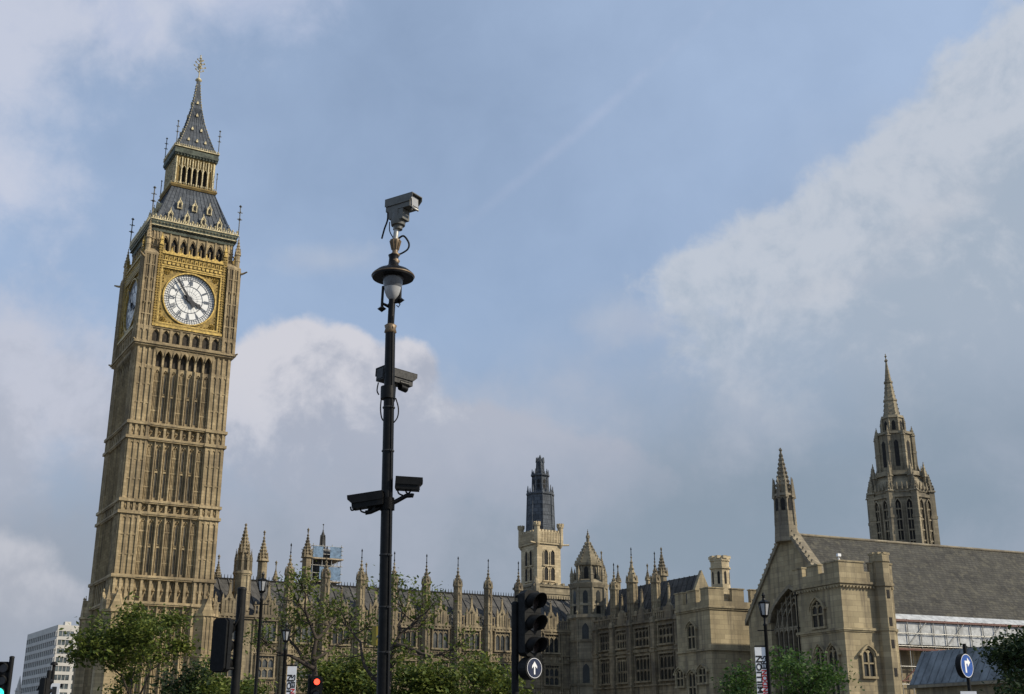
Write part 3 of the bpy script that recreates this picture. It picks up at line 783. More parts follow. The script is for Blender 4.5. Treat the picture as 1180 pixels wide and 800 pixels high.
for k in FACES:
    la.m = lg.m = face_m(k)
    for j in range(18): lg.gem(-3.0 + 6.0 * (j + .5) / 18, -3.2, z_r1 + .52, .13, .2)
    n = 7; w = 2 * LE / n
    for i in range(n + 1):
        x = -LE + i * w; la.box(x - .12, x + .12, -LE - .02, -LE + .3, z_r1 + .3, z_l1 - .2); lg.box(x - .07, x + .07, -LE - .22, -LE - .02, z_r1 + .3, z_l1 - .1)
    for i in range(n):
        xa, xb = -LE + i * w + .12, -LE + (i + 1) * w - .12
        zt = z_l1 - 1.15
        la.spandrel(xa, xb, zt - .6, zt, z_l1 - .2, -LE - .02, -LE + .25, 4)
        lg.box((xa + xb) / 2 - .05, (xa + xb) / 2 + .05, -LE - .14, -LE, zt + .1, z_l1 - .2); lg.gem(xm_(xa, xb), -LE - .1, zt + .05, .12)
        lg.archrim(xa, xb, zt - .6, zt - .08, .07, -LE - .12, -LE + .02, 4)
        la.box(xa, xb, -LE - .02, -LE + .2, z_r1 + .3, z_r1 + .55)
        if i in (0, n - 1): la.box(xa, xb, -LE + .02, -LE + .25, z_r1 + .3, zt)
lan = la.build('lantern_arcade', M['goldbrown'], tower); lg.build('gilded_rib', M['crest'], lan); lv.build('lantern_opening', M['void'], lan)
sc_ = MB(); sg = MB()
for z, e in ((z_l1 + .1, 2.95), (z_l1 + .4, 3.1), (z_l1 + .75, 3.05)): sc_.frus(0, 0, z, z + .36, e, e + .05)
sg.frus(0, 0, z_s0 - .3, z_s0 - .18, 3.18, 3.18)
for k in FACES:
    sg.m = sc_.m = face_m(k)
    for j in range(20): sg.gem(-3.05 + 6.1 * (j + .5) / 20, -3.12, z_s0 - .02, .14, .22)
    for j in range(13): sc_.gem(-2.9 + 5.8 * (j + .5) / 13, -3.05, z_l1 + .3, .16)
    rd_ = MB(); rd_.m = face_m(k)
    rd_.tube([(-3.0, -3.0, z_s0 - .2), (-3.0, -3.0, z_s0 + 3.4)], .06, 5); rd_.gem(-3.0, -3.0, z_s0 + 3.4, .18)
    for q in (1.8, 2.6): rd_.cbox(-3, -3, z_s0 + q, .5, .07, .08); rd_.cbox(-3, -3, z_s0 + q, .07, .5, .08)
    rd_.build('corner_finial', M['rod'], tower); rd_ = MB(); rd_.m = face_m(k)
    rd_.tube([(-3.1, -3.1, z_r1 + .4), (-3.1, -3.1, z_r1 + 3.0)], .06, 5); rd_.gem(-3.1, -3.1, z_r1 + 3.0, .16); rd_.cbox(-3.1, -3.1, z_r1 + 2.2, .5, .07, .08); rd_.build('corner_finial', M['rod'], tower)
scor = sc_.build('spire_cornice', M['greenish'], tower); sg.build('spire_cresting', M['crest'], scor)
sp_ = MB(); hips = []; lucs = []; H = z_tip - z_s0
prof = [(0, 2.72), (.08, 2.35), (.22, 1.78), (.40, 1.17), (.54, .80), (.70, .52), (.85, .33), (1, .2)]
def sr(f):
    for (a, ra), (b, rb) in zip(prof, prof[1:]):
        if f <= b: return ra + (rb - ra) * (f - a) / (b - a)
    return .2
for (a, ra), (b, rb) in zip(prof, prof[1:]): sp_.frus(0, 0, z_s0 + H * a, z_s0 + H * b, ra, rb)
for k in FACES:
    sp_.m = face_m(k); sgm = MB(); sgm.m = face_m(k); hips.append(sgm)
    for i in range(9):
        q = -1 + 2 * i / 8
        sp_.tube([(q * sr(f), -sr(f) - .01, z_s0 + H * f) for f in (0, .08, .22, .40, .6)], .04, 4)
    for f, xs in ((.10, (-1.2, 0, 1.2)), (.27, (-.65, .65)), (.48, (0,)), (.66, (0,))):
        for x in xs:
            h = sr(f); z = z_s0 + H * f
            l_ = MB(); l_.m = face_m(k); lucs.append(l_)
            l_.poly([(x - .15, z), (x + .15, z), (x + .15, z + .22), (x, z + .48), (x - .15, z + .22)], -h - .2, -h + .35)
    for j in range(26):                                   # knobbed hips
        f = j / 27; h = sr(f); sgm.gem(-h - .02, -h - .02, z_s0 + H * f, .13 - .05 * f, .17)
spire = sp_.build('spire', M['iron_slate'], tower); [h_.build('hip_crocket', M['crest'], spire) for h_ in hips]
for l_ in lucs: l_.build('lucarne', M['crest'], spire)
fi = MB(); L_ = z_fin - z_tip
fi.lathe(0, 0, [(.22, z_tip - .2), (.5, z_tip), (.34, z_tip + .25), (.12, z_tip + .4)], 10)
fi.tube([(0, 0, z_tip), (0, 0, z_fin)], .08, 6)
for k in FACES:
    fi.m = face_m(k)
    for q, r in ((.34, .55), (.48, .8), (.62, .62), (.74, .4)):
        fi.tube([(0, 0, z_tip + L_ * q), (-r * .6, 0, z_tip + L_ * (q + .03)), (-r, 0, z_tip + L_ * (q + .07))], .055, 5); fi.gem(-r, 0, z_tip + L_ * (q + .08), .17)
fi.m = Matrix.Identity(4)
for q, r in ((.55, .35), (.88, .22), (.99, .12)): fi.lathe(0, 0, [(.02, z_tip + L_ * q - r), (r, z_tip + L_ * q), (.02, z_tip + L_ * q + r)], 8)
fi.build('finial', M['crest'], tower)
for r_ in recesses: r_.build('arcade_shade_panel', M['recess'], tower)  # raised dark slabs, arcade shade held in their colour

# ------------------------------------------------------------------ palace range between the clock tower and the corner
_x, _y = (lambda fr: fr.w(6.1, 1.7))(Frame(-41.2, 143.0, BA))
RG = Frame(_x, _y, BA)
range_ = thing('palace_range', 'long gothic palace range with slate roof and pinnacled turrets beside the clock tower', 'palace', RG.loc(), RG.a)
zp0 = RG.at(506, 720.5)[2]; zp1 = RG.at(506, 708)[2]; zgab = RG.at(506, 684.5)[2]; zrid = RG.at(520, 684, 6)[2]
zw1a, zw1b = RG.at(506, 747)[2], RG.at(506, 725.5)[2]; zw2a, zw2b = RG.at(506, 786)[2], RG.at(506, 763)[2]
TX = [331, 373, 414, 452, 489.5, 526, 561, 596]
ts = [RG.at(x, 690)[0] for x in TX]
d0 = ts[1] - ts[0]
ts = [ts[0] - d0] + ts
send = RG.at(672, 700)[0]
z_tip = RG.at(489.5, 653)[2]; z_rod = RG.at(489.5, 641)[2]; z_body = RG.at(489.5, 674)[2]

def gothic_window(par, x0, x1, z0, z1, y, m, lights=3, mx=None, arched=True, transom=True, gm='glass'):
    """dark leaded window with stone mullions, transom and cusped heads"""
    g = MB(); s = MB()
    if mx is not None: g.m = s.m = mx
    g.box(x0, x1, y - .03, y + .05, z0, z1)
    s.box(x0 - .16, x0 + .02, y - .30, y + .04, z0 - .1, z1 + .16); s.box(x1 - .02, x1 + .16, y - .30, y + .04, z0 - .1, z1 + .16)
    s.box(x0 - .25, x1 + .25, y - .38, y + .04, z0 - .22, z0); s.box(x0 - .2, x1 + .2, y - .34, y + .04, z1, z1 + .18)
    w = (x1 - x0) / lights
    for i in range(1, lights): s.box(x0 + i * w - .05, x0 + i * w + .05, y - .18, y + .02, z0, z1)
    zt = z0 + (z1 - z0) * .44
    if transom: s.box(x0, x1, y - .17, y + .02, zt - .06, zt + .06)
    if arched:
        for i in range(lights):
            a, b = x0 + i * w + .05, x0 + (i + 1) * w - .05
            s.spandrel(a, b, z1 - .75, z1 - .35, z1 - .26, y - .15, y + .02, 3)
            s.box((a + b) / 2 - .035, (a + b) / 2 + .035, y - .13, y + .02, z1 - .28, z1)
            if transom: s.spandrel(a, b, zt - .42, zt - .12, zt, y - .14, y + .02, 3)
    gl = g.build('window', M[gm], par); s.build('mullions', m, gl); return gl

def palace_turret(par, m, x, y, z0, zb, zt, zr, h=.46, name='turret'):
    """octagonal buttress turret with panels, collar, crocketed spirelet and vane rod"""
    t = MB()
    t.frus(x, y, z0, zb, h, h, 8)
    n = int((zb - z0) / 2.2)
    for j in range(n):
        z = z0 + (zb - z0) * (j + 1) / n; t.frus(x, y, z - .12, z, h * 1.16, h * 1.2, 8)
        t.gem(x, y - h, z - .9, .24, .38)
    for i in range(8):
        a = math.pi / 8 + i * math.pi / 4; k = h / math.cos(math.pi / 8)
        t.tube([(x + k * math.cos(a), y + k * math.sin(a), z0), (x + k * math.cos(a), y + k * math.sin(a), zb)], .085, 4)
    t.frus(x, y, zb, zb + .25, h * 1.35, h * 1.2, 8); t.frus(x, y, zb + .25, zb + .55, h * 1.0, h * .95, 8)
    for i in range(8):
        a = math.pi / 8 + i * math.pi / 4
        t.frus(x + h * 1.2 * math.cos(a), y + h * 1.2 * math.sin(a), zb + .1, zb + 1.0, .10, .02, 4)
    zs = zb + .5
    f = [(0, h * .95), (.2, h * .78), (.4, h * .50), (.7, h * .22), (1, h * .07)]
    for (a, ra), (b, rb) in zip(f, f[1:]):
        t.frus(x, y, zs + (zt - zs) * a, zs + (zt - zs) * b, ra, rb, 8)
        for i in range(4):
            q = i * math.pi / 2; t.gem(x + ra * 1.1 * math.cos(q), y + ra * 1.1 * math.sin(q), zs + (zt - zs) * (a + .06), .13, .17)
    t.gem(x, y, zt, .17, .24)
    o = t.build(name, m, par)
    if zr > zt:
        r = MB(); r.frus(x, y, zt, zr, .045, .035, 4); r.gem(x, y, zt + (zr - zt) * .35, .13, .16); r.gem(x, y, zr, .12, .3)
        r.build('vane', M['matblack'], o)
    return o

def parapet_bay(p, a, b, y, zs, zt, zg):
    """pierced parapet with a stepped gablet and finial in the middle"""
    c = (a + b) / 2; n = max(6, int((b - a) / .36))
    p.box(a, b, y - .16, y + .12, zs, zs + .28); p.box(a, b, y - .12, y + .10, zt - .16, zt)
    for i in range(n):
        x = a + (b - a) * (i + .5) / n
        p.box(x - .075, x + .075, y - .10, y + .08, zs + .2, zt - .1)
        if i % 2 == 0: p.frus(x, y - .02, zt, zt + .34, .11, .06)
    w = min(1.0, (b - a) * .22)
    p.poly([(c - w, zs), (c + w, zs), (c + w, zt + .35), (c + w * .55, zt + .6), (c + w * .3, zt + 1.1), (c - w * .3, zt + 1.1), (c - w * .55, zt + .6), (c - w, zt + .35)], y - .26, y + .08)
    for q in (-w, w): p.frus(c + q, y - .15, zs, zt + .5, .14, .12); p.frus(c + q, y - .15, zt + .5, zt + 1.15, .14, .02)
    for q in (-.5, 0, .5): p.box(c + q * w - .06, c + q * w + .06, y - .34, y - .2, zs + .3, zt + .3)
    p.gem(c, y - .3, zt + .55, .24, .3)
    p.frus(c, y - .05, zt + 1.1, zg - .3, .17, .10); p.gem(c, y - .05, zg - .3, .2, .16); p.gem(c, y - .05, zg, .12, .2)

wall = MB(); par = MB(); tri = MB()
wall.box(-2.0, send, 0, .8, 0, zp0)
wall.box(-2.0, send, .8, 14, 0, zp0 - .6)
tri.box(-.5, send, -.28, .05, zp0 - .18, zp0 + .04); tri.box(-.5, send, -.20, .05, zp0 - .42, zp0 - .3)
edges = [-.2] + ts + [send]
for i in range(len(edges) - 1):
    a, b = edges[i] + .62, edges[i + 1] - .62
    if b - a < 1.5: continue
    parapet_bay(par, a, b, .1, zp0, zp1, zgab)
    c = (a + b) / 2; hw = min(1.12, (b - a) * .36)
    for j in range(7):
        x = a + (b - a) * (j + .5) / 7; tri.cbox(x, -.22, zp0 - .3, .22, .14, .2)
    for q in (-hw - .55, hw + .55):
        if abs(q) < (b - a) / 2: tri.box(c + q - .09, c + q + .09, -.18, .05, 1, zp0 - .4)
    for za, zb in ((zw1a, zw1b), (zw2a, zw2b), (zw2a - 4.6, zw2b - 4.6)):
        if zb < 2: continue
        gothic_window(range_, c - hw, c + hw, za, zb, 0, M['palace'], 3, transom=(za != zw1a), gm='palaceglass')
    # panelled band with shields between the storeys
    for za, zb in ((zw2b + .35, zw1a - .4), (zw2b - 4.25, zw2a - .4)):
        tri.box(a, b, -.16, .03, za - .07, za + .07); tri.box(a, b, -.16, .03, zb - .07, zb + .07)
        for j in range(8):
            x = a + (b - a) * j / 7; tri.box(x - .06, x + .06, -.12, .03, za, zb)
            if j < 7: tri.gem(x + (b - a) / 14, -.08, (za + zb) / 2, .2, (zb - za) * .36)
wl = wall.build('wall', M['palace'], range_); par.build('parapet', M['palace'], range_); tri.build('moulding', M['palace'], wl)
for i, s_ in enumerate(ts):
    if i == 0: continue
    palace_turret(range_, M['palace'], s_, -.35, 0, z_body, z_tip, z_rod)
# the broad turret next to the clock tower and the taller pinnacles behind the ridge
bs_, _, bz = RG.at(283.5, 605, 1.0)
zb_ = RG.at(283, 662, 1.0)[2]
t = MB(); t.frus(bs_, 1.0, 0, zb_, .95, .95, 8); t.frus(bs_, 1.0, zb_, zb_ + .4, 1.15, 1.05, 8)
for i in range(8):
    a = math.pi / 8 + i * math.pi / 4
    t.tube([(bs_ + 1.0 * math.cos(a), 1 + 1.0 * math.sin(a), 0), (bs_ + 1.0 * math.cos(a), 1 + 1.0 * math.sin(a), zb_)], .12, 4)
    pinnacle(t, bs_ + .95 * math.cos(a), 1 + .95 * math.sin(a), zb_ + .3, .15, 1.3, 1.5, 4, 3)
for j in range(6): t.frus(bs_, 1.0, zb_ - 2.2 * j - .2, zb_ - 2.2 * j, 1.04, 1.08, 8)
pinnacle(t, bs_, 1.0, zb_ + .4, .6, 2.2, bz - zb_ - 2.6, 8, 7, rod=0)
big = t.build('turret', M['palace'], range_); tag(big, 'broad turret crowned by a ring of small pinnacles')
for px, ptop, t_, hh in ((304.5, 620, 12.5, .62), (355, 617, 12.5, .6), (252, 648, 12.5, .5), (422, 657, 13, .3), (318, 655, 13, .3)):
    s_, _, zt = RG.at(px, ptop, t_)
    o = MB(); pinnacle(o, s_, t_, zrid - 5, hh, zt - zrid + 5 - hh * 5.2, hh * 5.2, 8, 6, rod=.9); o.build('pinnacle', M['palace'], range_)
# slate roof with rolls and an iron ridge crest
rf_ = MB(); zr0 = zp0 + .1
for (ya, za, yb, zb) in ((.9, zr0, 6.0, zrid), (6.0, zrid, 13.2, zr0)):
    rf_.add([(-2, ya, za), (send + 2, ya, za), (send + 2, yb, zb), (-2, yb, zb), (-2, ya, za - .25), (send + 2, ya, za - .25), (send + 2, yb, zb - .25), (-2, yb, zb - .25)],
            [(0, 1, 2, 3), (4, 7, 6, 5), (0, 3, 7, 4), (1, 5, 6, 2)])
x = -1.5
while x < send + 2:
    rf_.tube([(x, .88, zr0 + .04), (x, 6.0, zrid + .04)], .10, 4); x += 1.28
for k in range(3): rf_.box(-2, send + 2, 6.0 - (3 - k) * 1.28 - .03, 6.0 - (3 - k) * 1.28 + .05, 0, .05) if False else None
roof = rf_.build('roof', M['slate'], range_)
cr = MB(); cr.box(-2, send + 2, 5.9, 6.1, zrid - .1, zrid + .16); x = -1.9
while x < send + 2:
    cr.frus(x, 6, zrid + .1, zrid + .62, .05, .02); x += .42
cr.build('ridge_crest', M['matblack'], roof)

# ------------------------------------------------------------------ wing turning the corner towards the viewer
_x, _y = RG.w(send - .6, .3)
WA = BA - 90
WG = Frame(_x, _y, WA)
wing = thing('palace_wing', 'shaded gothic palace wing of tall mullioned windows right of the octagonal turret', 'palace', WG.loc(), WG.a)
wlen = 30.0
qz0 = WG.at(740, 717)[2]; qz1 = WG.at(740, 707)[2]
qs = {x: WG.at(x, 705)[0] for x in (693, 707, 727, 754)}
w1a, w1b = WG.at(740, 744.5)[2], WG.at(740, 724)[2]; w2a, w2b = WG.at(740, 785)[2], WG.at(740, 756)[2]
wall = MB(); tri = MB(); par = MB()
wall.box(-.5, wlen, 0, .8, 0, qz0); wall.box(-.5, wlen, .8, 5.6, 0, qz0 - .6)
bays = [qs[707] + (qs[727] - qs[707]) * k for k in (-2.05, -1, 0, 1)] + [qs[754]]
step_ = qs[754] - qs[727]
bays += [qs[754] + step_ * .98, qs[754] + step_ * 1.95]
tri.box(-.5, wlen, -.3, .05, qz0 - .16, qz0 + .1)
for za in (w1a - .55, w2b + .55, w2a - .6): tri.box(-.5, wlen, -.22, .05, za - .09, za + .09)
n = 70
for i in range(n):
    x = wlen * (i + .5) / n
    par.box(x - .11, x + .11, -.12, .12, qz0 + .1, qz1 - .1)
    if i % 3 == 0: par.box(x - .3, x + .3, -.14, .14, qz1 - .02, qz1 + .42)
par.box(-.5, wlen, -.16, .16, qz1 - .2, qz1); par.box(-.5, wlen, -.02, .14, qz0, qz1)
for i in range(len(bays) - 1):
    a, b = bays[i] + .45, bays[i + 1] - .45; c = (a + b) / 2; hw = (b - a) * .36
    if c < 1 or b > wlen: continue
    gothic_window(wing, c - hw, c + hw, w1a, w1b, 0, M['palace'], 4)
    gothic_window(wing, c - hw, c + hw, w2a, w2b, 0, M['palace'], 4)
    gothic_window(wing, c - hw, c + hw, w2a - 5.2, w2b - 5.6, 0, M['palace'], 4)
    n = 9
    for j in range(n):
        x = a + (b - a) * (j + .5) / n
        for za, zb in ((w2b + .64, w1a - .64),):
            tri.box(x - .05, x + .05, -.14, .03, za, zb); tri.gem(x + (b - a) / n / 2, -.06, (za + zb) / 2, .15, .3)
for i, s_ in enumerate(bays):
    if s_ < .5 or s_ > wlen: continue
    tri.box(s_ - .42, s_ + .42, -.5, .1, 0, qz0 - .3); tri.frus(s_, -.2, qz0 - .3, qz0 + .5, .46, .3)
    for z in (w1a - .4, w2b + .4, w2a - .6): tri.box(s_ - .5, s_ + .5, -.6, .1, z - .1, z + .12)
wl = wall.build('wall', M['palace'], wing); tri.build('moulding', M['palace'], wl); par.build('parapet', M['palace'], wing)
for px, ytip, yb in ((707, 651, 680), (727, 633, 672), (754, 638, 672)):
    s_, _, zt = WG.at(px, ytip, .35); zb = WG.at(px, yb, .35)[2]
    palace_turret(wing, M['palace'], s_, .35, qz0, zb, zt - 1.1, zt, .62 if px == 727 else .5)
for px, ytip, t_, hh in ((762, 637, 5.5, .62), (693, 641, 5, .4), (712, 657, 5, .34), (746, 656, 6, .3)):
    s_, _, zt = WG.at(px, ytip, t_); o = MB()
    pinnacle(o, s_, t_, qz0, hh, zt - qz0 - hh * 5.2, hh * 5.2, 8, 6, rod=.6); o.build('pinnacle', M['palace'], wing)
for px, ytip in ((740, 680), (771, 673), (717, 686)):
    s_, _, zt = WG.at(px, ytip, .1); o = MB()
    o.poly([(s_ - .8, qz0), (s_ + .8, qz0), (s_ + .5, qz1 + .5), (s_, qz1 + 1.0), (s_ - .5, qz1 + .5)], -.22, .1)
    o.frus(s_, 0, qz1 + .8, zt - .3, .16, .11); o.gem(s_, 0, zt - .25, .22); o.gem(s_, 0, zt, .14, .2); o.build('gablet', M['palace'], wing)
rf_ = MB(); rs, _, rz = WG.at(812, 661, 3.2); zr0 = qz0 + .2; r1 = WG.at(806, 663, 3.2)[0]
for (ya, za, yb, zb) in ((.9, zr0, 3.2, rz), (3.2, rz, 5.6, zr0)):
    rf_.add([(4, ya, za), (r1, ya, za), (r1, yb, zb), (4, yb, zb), (4, ya, za - .25), (r1, ya, za - .25), (r1, yb, zb - .25), (4, yb, zb - .25)],
            [(0, 1, 2, 3), (4, 7, 6, 5), (0, 3, 7, 4), (1, 5, 6, 2)])
x = 4.4
while x < r1:
    rf_.tube([(x, .88, zr0 + .04), (x, 3.2, rz + .04)], .08, 4); x += 1.1
rf_.build('roof', M['slate'], wing)
gb = MB(); gb.m = Matrix.Rotation(0, 4, 'Z')
gp = [(.6, qz0 - 4), (5.8, qz0 - 4), (5.8, zr0 + .3), (3.2, rz + .5), (.6, zr0 + .3)]
gb.add([(r1, a, z) for a, z in gp] + [(r1 + .5, a, z) for a, z in gp], [(0, 4, 3, 2, 1), (5, 6, 7, 8, 9), (4, 9, 8, 3), (3, 8, 7, 2), (0, 5, 9, 4), (1, 2, 7, 6)])
gb.build('gable_wall', M['hall'], wing)

# ------------------------------------------------------------------ octagonal turret on the corner
def octo(mb, cx, cy, z0, z1, h, ribs=.1):
    mb.frus(cx, cy, z0, z1, h, h, 8); k = h / math.cos(math.pi / 8)
    for i in range(8):
        a = math.pi / 8 + i * math.pi / 4
        if ribs: mb.tube([(cx + k * math.cos(a), cy + k * math.sin(a), z0), (cx + k * math.cos(a), cy + k * math.sin(a), z1)], ribs, 4)
def octo_openings(par, cx, cy, h, z0, z1, w, m_open, name, faces, zs=None):
    for i in faces:
        g = MB(); g.m = Matrix.Translation((cx, cy, 0)) @ Matrix.Rotation(i * math.pi / 4, 4, 'Z')
        g.arch(-w / 2, w / 2, z0, z1 - w * .7, z1, -h - .03, -h + .1)
        g.build(name, m_open, par)
os_, _, ozb = RG.at(672, 712, .6)
ot = RG.at(678, 690, .6)[0]
oc = RG.w(ot - .85, -.9)
OT = Frame(oc[0], oc[1], BA)
octt = thing('octagonal_turret', 'octagonal stone turret with scaled pyramid cap and open top stage at the palace corner', 'turret', OT.loc(), OT.a)
def zo(y, x=678): return OT.at(x, y, 0)[2]
b = MB(); octo(b, 0, 0, 0, zo(712), 2.75, .16)
for y in (762, 790, 740, 714): b.frus(0, 0, zo(y) - .15, zo(y) + .15, 2.9, 3.0, 8)
octo(b, 0, 0, zo(712), zo(677), 2.4, .2)
for y, e in ((712, 3.05), (698, 2.5)): b.frus(0, 0, zo(y) - .2, zo(y) + .25, e, e - .1, 8)
b.frus(0, 0, zo(679), zo(674), 2.55, 2.75, 8); b.frus(0, 0, zo(674), zo(669), 2.6, 1.8, 8)
octo(b, 0, 0, zo(674), zo(652), 1.55, .17)
b.frus(0, 0, zo(653), zo(650), 1.85, 1.95, 8)
for i in range(8):
    a = math.pi / 8 + i * math.pi / 4
    pinnacle(b, 2.45 * math.cos(a), 2.45 * math.sin(a), zo(676), .2, 1.4, 1.3, 4, 3)
    b.gem(3.05 * math.cos(a), 3.05 * math.sin(a), zo(712) + .5, .22, .4)
zc0, zc1 = zo(650), zo(625)
for j in range(7):
    f, g2 = j / 7, (j + 1) / 7; ra, rb = 1.75 * (1 - f) ** 1.05 + .2 * f, 1.75 * (1 - g2) ** 1.05 + .2 * g2
    b.frus(0, 0, zc0 + (zc1 - zc0) * f, zc0 + (zc1 - zc0) * g2, ra + .02, rb + .20, 8)
    crockets(b, 0, 0, zc0 + (zc1 - zc0) * f, zc0 + (zc1 - zc0) * g2, ra + .1, rb + .1, 8, 1, .2)
pinnacle(b, 0, 0, zc1 - .1, .22, .7, zo(610) - zc1 - .7, 8, 3)
bd = b.build('wall', M['grey'], octt)
octo_openings(octt, 0, 0, 1.55, zo(670), zo(654), .62, M['void'], 'opening', (0, 1, 2, 6, 7))
octo_openings(octt, 0, 0, 2.4, zo(709), zo(682), .7, M['glass'], 'window', (0, 1, 2, 6, 7))
octo_openings(octt, 0, 0, 2.75, zo(738), zo(720), .95, M['glass'], 'window', (0, 1, 7))
octo_openings(octt, 0, 0, 2.75, zo(788), zo(766), .95, M['glass'], 'window', (0, 1, 7))

# ------------------------------------------------------------------ square ventilation tower with slate lantern
VT = Frame(*pt(619, 640, 184)[:2], 31)
vt = thing('ventilation_tower', 'pale cleaned stone square tower topped by a dark tiered slate lantern', 'tower', VT.loc(), VT.a)
def zv(y): return VT.at(619, y, 0)[2]
vx1 = VT.at(646, 640, 0)[0]; vy1 = VT.at_s(600.5, 640, 0)[1]
b = MB(); b.box(0, vx1, 0, vy1, zv(672), zv(612)); cx, cy = vx1 / 2, vy1 / 2
E2 = .22
b.box(-E2, vx1 + E2, -E2, vy1 + E2, zv(626), zv(624)); b.box(-.3, vx1 + .3, -.3, vy1 + .3, zv(673), zv(671))
b.box(-.15, vx1 + .15, -.15, vy1 + .15, zv(624), zv(614))
for i in range(15):
    for a0, a1, q in ((0, vx1, 0), (0, vy1, 1)):
        x = a0 + (a1 - a0) * (i + .5) / 15
        if q == 0: b.box(x - .09, x + .09, -.28, 0, zv(624), zv(612.5)); b.box(x - .18, x + .18, -.2, .2, zv(613), zv(611) + (.2 if i % 2 else -.1))
        else: b.box(-.28, 0, x - .09, x + .09, zv(624), zv(612.5)); b.box(-.2, .2, x - .18, x + .18, zv(613), zv(611) + (.2 if i % 2 else -.1))
for x, y in ((0, 0), (vx1, 0), (0, vy1), (vx1, vy1)):
    b.frus(x, y, zv(630), zv(626), .1, .42, 8); b.frus(x, y, zv(626), zv(606), .42, .4, 8); b.frus(x, y, zv(606), zv(603), .5, .45, 8)
    for q in range(8):
        a = q * math.pi / 4; b.cbox(x + .45 * math.cos(a), y + .45 * math.sin(a), zv(603), .2, .2, .5)
for sx, x in ((-1, 0), (1, vx1)): b.tube([(x, 0, zv(626)), (x + sx * 1.4, -.3, zv(626) + .1)], .14, 5)
vb = b.build('wall', M['pale'], vt)
for face in (0, 1):
    for i, q in enumerate((.36, .64)):
        for ya, yb in ((668, 652), (650, 632.5)):
            g = MB(); L_ = vx1 if face == 0 else vy1; w = .36
            if face == 1: g.m = Matrix(((0, 1, 0, 0), (1, 0, 0, 0), (0, 0, 1, 0), (0, 0, 0, 1)))
            c = L_ * q; za, zb = zv(ya), zv(yb)
            g.arch(c - w, c + w, za, zb - .5, zb, -.03, .05); gl = g.build('window', M['void'], vt)
            s2 = MB(); s2.m = g.m.copy(); s2.archrim(c - w, c + w, zb - .5, zb, .12, -.14, .02)
            s2.box(c - w - .12, c - w, -.14, .02, za, zb - .5); s2.box(c + w, c + w + .12, -.14, .02, za, zb - .5); s2.box(c - w - .2, c + w + .2, -.2, .02, za - .2, za)
            s2.build('frame', M['pale'], gl)
sl = MB(); q = 1.0
zv0 = zv
def zv(y): return VT.at(619, y, cy)[2]
def tier(y0, y1, h0, h1): sl.frus(cx, cy, zv(y0), zv(y1), h0, h1, 8)
tier(618, 571, 2.12, 1.92); tier(571, 569, 2.1, 2.1); tier(569, 549, 1.25, 1.15); tier(549, 547, 1.4, 1.4); tier(547, 533, .62, .52); tier(533, 524, .5, .06)
for i in range(8):
    a = math.pi / 8 + i * math.pi / 4
    for r, y0, y1, w in ((2.0, 571, 560, .17), (1.3, 549, 541, .13), (.62, 533, 527, .09)): sl.frus(cx + r * math.cos(a), cy + r * math.sin(a), zv(y0), zv(y1), w, .03, 4)
for (ya, yb, h0, h1, r) in ((618, 571, 2.12, 1.92, .10), (569, 549, 1.25, 1.15, .09), (547, 533, .62, .52, .07)):
    for i in range(8):
        a = math.pi / 8 + i * math.pi / 4; k = 1 / math.cos(math.pi / 8)
        p0 = (cx + h0 * k * math.cos(a), cy + h0 * k * math.sin(a), zv(ya)); p1 = (cx + h1 * k * math.cos(a), cy + h1 * k * math.sin(a), zv(yb) + .6)
        sl.tube([p0, p1], r, 5); sl.gem(p1[0], p1[1], p1[2], r * 1.5, .3)
    for j in range(1, 4):
        f = j / 4; sl.frus(cx, cy, zv(ya) + (zv(yb) - zv(ya)) * f - .05, zv(ya) + (zv(yb) - zv(ya)) * f + .05, h0 + (h1 - h0) * f + .05, h0 + (h1 - h0) * f + .05, 8)
la_ = sl.build('slate_lantern', M['iron_slate'], vt)
octo_openings(la_, cx, cy, 1.2, zv(566), zv(553), .45, M['void'], 'louvre', (0, 1, 7, 6))
zv = zv0
b = MB(); b.box(-.9, vx1 + 3.4, -.5, vy1 + .6, 0, zv(673.5)); b.box(-1.1, vx1 + 3.6, -.7, vy1 + .8, zv(676), zv(673.5))
for i in range(14):
    x = -.9 + (vx1 + 4.3) * (i + .5) / 14; b.box(x - .2, x + .2, -.75, -.4, zv(674), zv(671) - (.3 if i % 2 else 0))
b.box(-.9, vx1 + 3.4, -.62, -.4, zv(684), zv(682.5)); b.frus(-.5, -.3, 0, zv(674), .6, .6, 8); b.frus(-.5, -.3, zv(674), zv(664), .55, .05, 8)
b.frus(vx1 + 3, -.3, 0, zv(680), .55, .55, 8); b.build('lower_stage', M['grey'], vt)

# ------------------------------------------------------------------ scaffolded lantern behind the ridge
SC = Frame(*pt(370, 660, 171)[:2], BA)
def zs_(y): return SC.at(370, y, 0)[2]
sct = thing('roof_lantern', 'small dark roof lantern wrapped in scaffolding behind the palace ridge', 'turret', SC.loc(), SC.a)
b = MB(); b.frus(0, 0, zs_(690), zs_(640), 1.5, 1.4, 8); b.frus(0, 0, zs_(640), zs_(633), 1.7, .9, 8); b.frus(0, 0, zs_(633), zs_(619), .42, .36, 8)
for i in range(4):
    a = i * math.pi / 2 + .4; b.frus(.42 * math.cos(a), .42 * math.sin(a), zs_(633), zs_(617), .09, .05)
b.frus(0, 0, zs_(619), zs_(611), .34, .04, 8); b.gem(0, 0, zs_(611), .12); b.tube([(0, 0, zs_(611)), (0, 0, zs_(604))], .04, 4); b.gem(0, 0, zs_(604.5), .15)
b.build('lantern', M['slate'], sct)
scf = thing('scaffolding', 'tube scaffolding with blue netting round the small lantern on the palace roof', 'scaffolding', SC.loc(), SC.a)
b = MB(); pl = MB(); nt = MB(); e = 2.1
zb0, zb1, zb2 = zs_(672), zs_(646), zs_(632)
